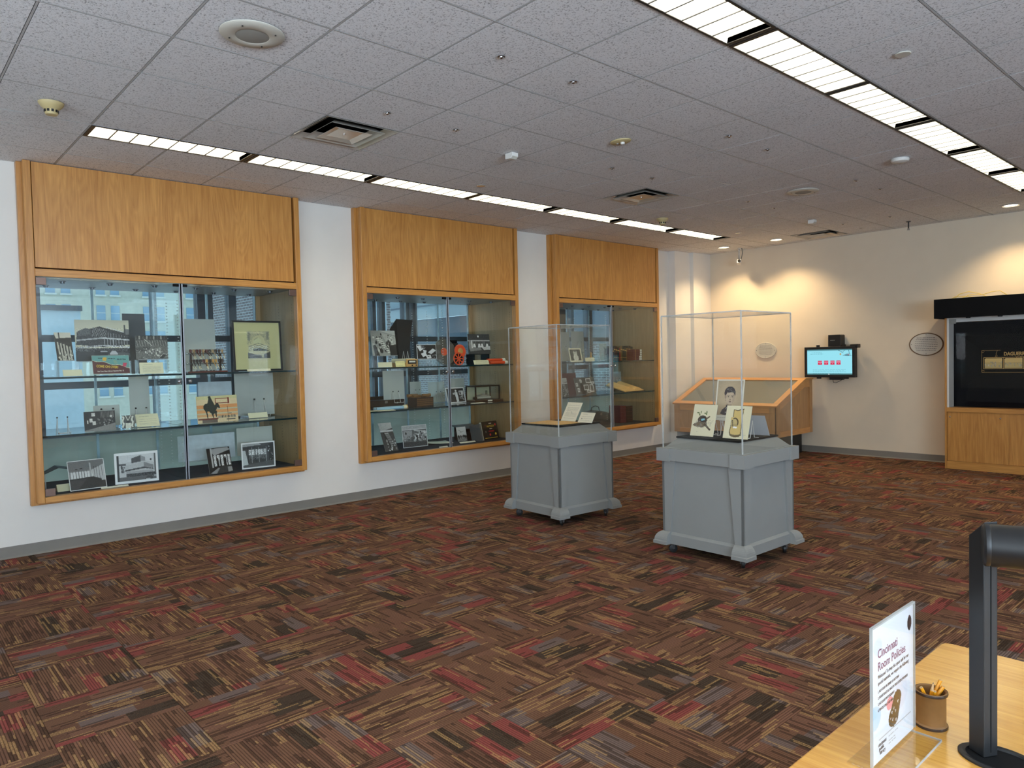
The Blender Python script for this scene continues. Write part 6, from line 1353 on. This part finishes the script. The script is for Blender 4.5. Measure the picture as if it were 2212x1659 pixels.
bev(fr, [(X0, yo, Z0), (X1, yo, Z0), (X1-I, yi, Z0+0.165), (X0+I, yi, Z0+0.165)]); bev(fr, [(X0, yo, Z1), (X0+I, yi, Z1-0.165), (X1-I, yi, Z1-0.165), (X1, yo, Z1)])
bev(fr, [(X0, yo, Z0), (X0+I, yi, Z0+0.165), (X0+I, yi, Z1-0.165), (X0, yo, Z1)]); bev(fr, [(X1, yo, Z0), (X1, yo, Z1), (X1-I, yi, Z1-0.165), (X1-I, yi, Z0+0.165)])
fr.box(X0-0.012, X0, yo-0.012, 8.96, Z0-0.012, Z1+0.012).box(X1, X1+0.012, yo-0.012, 8.96, Z0-0.012, Z1+0.012).box(X0, X1, yo-0.012, 8.96, Z0-0.012, Z0).box(X0, X1, yo-0.012, 8.96, Z1, Z1+0.012)
fr.build('picture_frame', 'blackmat', ex)
mp = B('mat_board', X0+I, X1-I, yi, yi+0.006, Z0+0.165, Z1-0.165, 'blackmat', ex)
mx0, mx1, mz0, mz1 = X0+I, X1-I, Z0+0.165, Z1-0.165
text('DAGUERREOTYPE', 0.062, 'gold', mp, (mx0+0.275, yi-0.0015, mz1-0.100), (R(90), 0, 0), bold=0.0020, sx=0.80); text('VIEW OF CINCINNATI', 0.033, 'gold', mp, (mx0+0.405, yi-0.0015, mz1-0.135), (R(90), 0, 0), bold=0.0008, space=1.5, sx=1.05)
def pano(seed):
    g = Img(40, 26, (0.86, 0.74, 0.46), seed); g.rect(0, 0.45, 1, 1, (0.74, 0.66, 0.44)); g.rect(0, 0.42, 1, 0.50, (0.66, 0.54, 0.34), 0.6); g.blobs(0, 0.4, 1, 0.8, 26, 0.01, 0.05, 0.45, 0.8); g.a = g.a*0.6+np.array([0.84, 0.72, 0.46])*0.4
    return g
for k in range(8):
    pw = 0.206; xx = mx0+0.06+k*(pw+0.012)
    gm = MB(); gm.box(xx-0.010, xx-0.004, yi-0.003, yi, mz0+0.075, mz0+0.225).box(xx-0.004, xx+pw+0.004, yi-0.003, yi, mz0+0.219, mz0+0.225).box(xx-0.004, xx+pw+0.004, yi-0.003, yi, mz0+0.075, mz0+0.079)
    gm.build('gilt_border', 'gold', mp)
    me = print_mesh('panorama_plate', pano(40+k), pw-0.012, 0.128, 0.001, 'gold'); o = bpy.data.objects.new('panorama_plate', me); COL.objects.link(o); o.parent = mp; o.location = (xx+0.004, yi-0.0022, mz0+0.085)
    for (cx_, cz_) in ((xx+0.001, mz0+0.216), (xx+pw-0.011, mz0+0.216)): MB().prism([(cx_, cz_), (cx_+0.018, cz_), (cx_+0.009, cz_-0.016)], 'y', yi-0.0032, yi-0.0024).build('corner_ornament', 'blackmat', mp)
ol = MB()
for a, b_, c_, d_ in ((mx0+0.03, mx0+0.033, mz0+0.03, mz1-0.03), (mx1-0.033, mx1-0.03, mz0+0.03, mz1-0.03), (mx0+0.03, mx1-0.03, mz0+0.03, mz0+0.033), (mx0+0.03, mx0+0.24, mz1-0.033, mz1-0.03)): ol.box(a, b_, yi-0.0012, yi, c_, d_)
ol.build('fillet_line', 'gold', mp)
for cz_ in (mz0+0.045, mz1-0.045): MB().tube([(mx0+0.045+0.014*math.cos(a*0.5), yi-0.001, cz_+0.014*math.sin(a*0.5)) for a in range(12)], 0.002, 5).build('scroll', 'gold', mp)
MB().tube([(mx0+0.205, yi-0.001, mz1-0.035), (mx0+0.19, yi-0.001, mz1-0.08), (mx0+0.205, yi-0.001, mz1-0.105), (mx0+0.195, yi-0.001, mz1-0.122), (mx0+0.18, yi-0.001, mz1-0.112), (mx0+0.19, yi-0.001, mz1-0.098)], 0.0022, 5).build('scroll', 'gold', mp)
B('front_glass', 0.045, WX-0.022, yf+0.012, yf+0.018, 0.815, 1.99, 'museumglass', ex)
cp = MB(); cp.box(-0.07, WX+0.07, 8.57, 8.585, 1.985, 2.235).box(-0.07, -0.055, 8.585, BY-0.01, 1.985, 2.235).box(WX+0.055, WX+0.07, 8.585, BY-0.01, 1.985, 2.235).box(-0.055, WX+0.055, 8.585, BY-0.01, 2.22, 2.233)
cp.build('canopy', 'blackmat', ex)
for k in range(7): MB().lathe([(0.025, 0), (0.03, 0.02), (0.02, 0.05)], n=14).build('canopy_lamp', 'black', ex, (0.30+k*0.35, 8.66, 1.975))
B('notice_tag', 0.05, 0.13, yf+0.0105, yf+0.012, 1.915, 1.975, 'greymesh', ex)
for k, pts in enumerate((((0.10, 8.8, 2.24), (0.16, 8.8, 2.30), (0.26, 8.82, 2.325), (0.38, 8.84, 2.29), (0.46, 8.85, 2.245)), ((0.20, 8.75, 2.24), (0.28, 8.78, 2.28), (0.42, 8.8, 2.27), (0.52, 8.8, 2.30), (0.60, 8.85, 2.31), (0.68, 8.88, 2.245)), ((0.04, 8.85, 2.24), (0.10, 8.85, 2.275), (0.22, 8.86, 2.265), (0.34, 8.9, 2.245)))):
    o = MB().tube(pts, 0.005, 6).build('loose_cable', 'yellowwire'); o.location = (4.08, 0, 0); tag(o, ['yellow cable arching highest on top of the black canopy', 'yellow cable looping to the right on top of the black canopy', 'short yellow cable at the left end of the black canopy'][k], 'cable', 'yellow cables on the canopy')

# ------------------------------------------------------------------ desk in the foreground
dk = empty('desk', (6.656, 0.375, 0)); tag(dk, 'oak desk corner in the right foreground', 'desk')
ZD = 0.74
MB().prism([(0.022, 0), (1.80, 0), (1.80, -1.0), (0.0, -1.0), (0.0, -0.022), (0.006, -0.007)], 'z', ZD-0.035, ZD).build('desk_top', 'oak_top', dk, bevel=0.004)
B('side_panel', 0.06, 0.085, -0.94, -0.06, 0, ZD-0.035, 'oak_z', dk); B('modesty_panel', 0.085, 1.72, -0.085, -0.06, 0.1, ZD-0.035, 'oak_x', dk); B('side_panel', 1.72, 1.745, -0.94, -0.06, 0, ZD-0.035, 'oak_z', dk)
# sign holder: faces +x
sg = empty('sign_holder', (6.782, -0.446, ZD)); sg.rotation_euler = (0, 0, R(90)); tag(sg, 'clear acrylic holder with the white room policies sign on the desk', 'sign')
B('back_sheet', -0.004, 0.222, 0.0008, 0.0025, 0.0, 0.292, 'acrylic', sg); B('front_sheet', -0.004, 0.222, -0.0034, -0.0018, 0.012, 0.292, 'acrylic', sg); B('top_edge', -0.004, 0.222, -0.0034, 0.0025, 0.290, 0.2935, 'acryledge', sg)
B('side_edge', -0.0055, -0.004, -0.0034, 0.0025, 0.0, 0.2935, 'acryledge', sg); B('side_edge', 0.222, 0.2235, -0.0034, 0.0025, 0.012, 0.2935, 'acryledge', sg)
MB().box(-0.004, 0.222, -0.055, 0.05, 0.0, 0.004).build('foot', 'acrylic', sg, bevel=0.001); B('foot_edge', -0.004, 0.222, -0.0565, -0.055, 0.0, 0.004, 'acryledge', sg); B('foot_edge', 0.222, 0.2235, -0.055, 0.05, 0.0, 0.004, 'acryledge', sg)
def policy():
    g = Img(110, 142, (0.90, 0.92, 0.96), 6); g.ell(0.90, 0.13, 0.055, 0.06, (0.16, 0.12, 0.15)); g.rect(0.86, 0.09, 0.88, 0.13, (0.16, 0.12, 0.15)); g.ell(0.12, 0.15, 0.10, 0.06, (0.84, 0.88, 0.95)); g.ell(0.02, 0.66, 0.16, 0.09, (0.76, 0.85, 0.95)); g.ell(0.68, 0.62, 0.16, 0.12, (0.87, 0.88, 0.93))
    g.ell(0.395, 0.635, 0.075, 0.05, (0.93, 0.60, 0.62))
    sh = (0.38, 0.29, 0.18); g.ell(0.58, 0.64, 0.10, 0.06, sh); g.ell(0.49, 0.76, 0.125, 0.075, sh); g.poly([(0.48, 0.63), (0.68, 0.65), (0.62, 0.76), (0.37, 0.75)], sh)
    for x, y in ((0.45, 0.72), (0.50, 0.70), (0.42, 0.76), (0.47, 0.78), (0.54, 0.73), (0.60, 0.67), (0.55, 0.80)): g.ell(x, y, 0.016, 0.010, 0.85); g.ell(x+0.012, y+0.004, 0.012, 0.008, sh)
    g.rect(0.14, 0.84, 0.93, 0.842, 0.62); g.lines(0.36, 0.865, 0.66, 0.885, 1, 0.5, 0.006); g.lines(0.36, 0.885, 0.55, 0.96, 4, 0.5, 0.006)
    return g
me = print_mesh('printed_sheet', policy(), 0.216, 0.277, 0.0008, 'paper'); o = bpy.data.objects.new('printed_sheet', me); COL.objects.link(o); o.parent = sg; o.location = (0.001, -0.001, 0.011)
F = (R(90), 0, 0)
def sgt(s, size, mt, x, z_, **k): text(s, size, mt, o, (x, -0.0004, z_), F, extrude=0.0001, **k)
sgt('Cincinnati', 0.0255, 'purple', 0.024, 0.212, bold=0.0002); sgt('Room Policies', 0.0255, 'purple', 0.024, 0.186, bold=0.0002)
sgt('Welcome! To keep this space safe for our', 0.0112, 'ink', 0.024, 0.170, sx=0.86); sgt('special materials, we require the following:', 0.0112, 'ink', 0.024, 0.157, sx=0.86)
for k, s in enumerate(('1. NO FOOD OR DRINK OF ANY KIND', '2. PLEASE PLACE ALL BAGS IN THE LOCKERS PROVIDED', '3. NO FLASH PHOTOGRAPHY', '4. PENCILS ONLY, NO PENS')): sgt(s, 0.0078, 'ink', 0.024, 0.141-0.0128*k, sx=0.82, bold=0.0001)
for k, s in enumerate(('cincinnati', 'public', 'library')): sgt(s, 0.011, 'ink', 0.024+0.004*k, 0.030-0.009*k, bold=0.0001)
# pencil cup
CX, CY = 6.797, -0.163
pcp = empty('pencil_cup', (CX, CY, ZD)); tag(pcp, 'round brown leather pencil cup on the desk', 'cup')
MB().lathe([(0.031, 0.0), (0.033, 0.002), (0.033, 0.006), (0.030, 0.009), (0.030, 0.070), (0.033, 0.074), (0.033, 0.079), (0.031, 0.081), (0.028, 0.079), (0.0275, 0.012), (0.0, 0.012)], n=40).build('wall', 'leather', pcp)
MB().lathe([(0.0335, 0.0), (0.034, 0.003), (0.0335, 0.006)], n=40, cap=False).build('bottom_ring', 'darkwood_z', pcp); MB().lathe([(0.0335, 0.074), (0.034, 0.077), (0.0335, 0.080)], n=40, cap=False).build('top_ring', 'darkwood_z', pcp)
def pencil(p0, p1, tip, label):
    p0, p1 = Vector(p0), Vector(p1); L_ = (p1-p0).length; t = empty('pencil', (CX+p0.x, CY+p0.y, ZD+p0.z)); t.rotation_mode = 'QUATERNION'; t.rotation_quaternion = (p1-p0).to_track_quat('Z', 'Y'); tag(t, label, 'pencil', 'pencils in the cup')
    r_ = 0.0037; e = L_-(0.020 if tip else 0.0)
    MB().lathe([(r_, 0.0), (r_, e)], n=6).build('shaft', 'pencil', t)
    if tip: MB().lathe([(r_, e), (0.0012, e+0.016)], n=6).build('sharpened_cone', 'wood_raw', t); MB().lathe([(0.0012, e+0.016), (0.0, L_)], n=6).build('lead', 'lead', t)
    else: MB().lathe([(r_*0.96, e), (r_*0.96, e+0.0006)], n=6).build('bare_end', 'wood_raw', t); MB().lathe([(0.0011, e+0.0006), (0.0011, e+0.001)], n=6).build('lead', 'lead', t)
pencil((0.008, 0.012, 0.015), (-0.013, -0.021, 0.088), False, 'short yellow pencil leaning left in the cup')
pencil((-0.005, -0.01, 0.015), (0.004, 0.004, 0.098), True, 'sharpened pencil standing upright in the cup')
pencil((0.0, 0.008, 0.015), (0.012, -0.012, 0.084), False, 'short yellow pencil at the front of the cup')
pencil((-0.014, -0.008, 0.015), (0.014, 0.018, 0.101), False, 'yellow pencil leaning right, taller of the two')
pencil((-0.016, -0.014, 0.015), (0.022, 0.012, 0.091), False, 'yellow pencil leaning right, lower of the two')
# lamp
lp = empty('desk_lamp', (6.912, -0.212, ZD + 0.001)); tag(lp, 'black desk lamp with square post and cylinder shade', 'lamp')
pw_, pd_ = 0.019, 0.017
pst = MB().prism([(-pw_, 0.001), (pw_, 0.001), (pw_, 0.490), (-pw_, 0.455)], 'y', -pd_, pd_).build('post', 'black', lp, rot=(0, 0, R(-30)), bevel=0.002)
B('groove', pw_, pw_+0.0006, -0.0012, 0.0012, 0.01, 0.40, 'blackmat', pst)
shd = MB().lathe([(0.038, 0.0), (0.042, 0.004), (0.042, 0.010), (0.0408, 0.012), (0.042, 0.015), (0.042, 0.60), (0.0, 0.60)], n=40, axis='x').build('shade', 'black', lp, (0.012, -0.050, 0.450), (0, 0, R(20)))
B('shade_bracket', 0.005, 0.03, -0.03, 0.0, 0.43, 0.47, 'blackmat', lp)
gm = empty('cable_grommet', (6.945, -0.222, ZD)); tag(gm, 'black oval cable grommet round the lamp post', 'grommet')
MB().lathe([(0.076, 0.0), (0.076, 0.004), (0.070, 0.0065), (0.062, 0.005), (0.060, 0.0008)], n=44, ell=0.72, cap=False).build('rim', 'black', gm); MB().lathe([(0.060, 0.0008), (0.0, 0.0006)], n=44, ell=0.72).build('recess', 'blackmat', gm)

# ------------------------------------------------------------------ the street outside
sbld = empty('stone_building', (-100, 30, -14)); tag(sbld, 'pale stone office building seen through the left case', 'building')
B('facade', -6, 0, -26, 40, 0, 40, 'stone', sbld)
for r_ in range(6):
    zz = 11.3-3.35*r_+3.35+14
    for k in range(9):
        for d_ in (0, 1.7):
            ya = 15.93-30+5.66*k+d_-5.66
            w_ = B('window', 0.0, 0.06, ya, ya+1.05, zz, zz+1.95, 'skyglass', sbld); B('sill', 0.06, 0.25, ya-0.15, ya+1.2, zz-0.22, zz, 'sill', w_); B('sash_bar', 0.06, 0.10, ya, ya+1.05, zz+0.93, zz+1.0, 'sill', w_)
lb = empty('white_low_building', (-25, 0, -9)); tag(lb, 'low white building with grey parapet behind the left case', 'building')
B('walls', -5, 0, -4, 4.6, 0, 12.85, 'concrete', lb); B('parapet', -5, 0.12, -4, 4.65, 12.85, 13.05, 'steel', lb)
for ya, za in ((1.6, 11.1), (-0.4, 11.1), (1.6, 8.5), (-0.4, 8.5)):
    w_ = B('window', 0.0, 0.03, ya, ya+1.4, za, za+1.2, 'concreted', lb); B('window_frame', 0.03, 0.08, ya+0.62, ya+0.72, za, za+1.2, 'sill', w_)
gb_ = empty('parking_garage', (-34, 30.5, -9)); tag(gb_, 'pale concrete parking deck seen through the middle case', 'building')
B('parapet', -26, 27, 0, 0.3, 13.85, 14.75, 'concrete', gb_); B('coping', -26, 27, -0.1, 0.4, 14.75, 14.87, 'concreted', gb_); B('upper_wall', -26, 27, 2.0, 2.3, 14.8, 19.0, 'concrete', gb_); B('deck_opening', -26, 27, 0.6, 0.8, 11.4, 13.85, 'concreted', gb_)
t_ = NT('running_bond_brick'); bt_ = t_.new('ShaderNodeTexBrick'); v_ = t_.coord('Object', (1, 1, 1))
sp_ = t_.new('ShaderNodeSeparateXYZ'); t_.link(v_, sp_.inputs[0]); t_.link(t_.comb(t_.math('ADD', sp_.outputs[0], sp_.outputs[1]), sp_.outputs[2], 0.0), bt_.inputs['Vector'])
bt_.inputs['Scale'].default_value = 1.0; bt_.inputs['Brick Width'].default_value = 0.42; bt_.inputs['Row Height'].default_value = 0.15; bt_.inputs['Mortar Size'].default_value = 0.018
bt_.inputs['Color1'].default_value = (*rgb(126, 112, 112), 1); bt_.inputs['Color2'].default_value = (*rgb(96, 84, 86), 1); bt_.inputs['Mortar'].default_value = (*rgb(176, 178, 178), 1)
t_.set(Base_Color=bt_.outputs['Color'], Roughness=0.9); M['bricks'] = t_.m
B('brick_wall', -26, 27, 0.0, 0.3, 0, 11.4, 'bricks', gb_)
tb = empty('brick_tower', (-30, 14.0, -9)); tag(tb, 'grey brown brick tower beside the parking deck', 'building')
B('walls', -8, 0, 0, 8, 0, 36, 'bricks', tb)
for k in range(5): B('pier', 0.0, 0.35, 0.8+k*1.5, 1.5+k*1.5, 0, 36, 'concrete', tb)
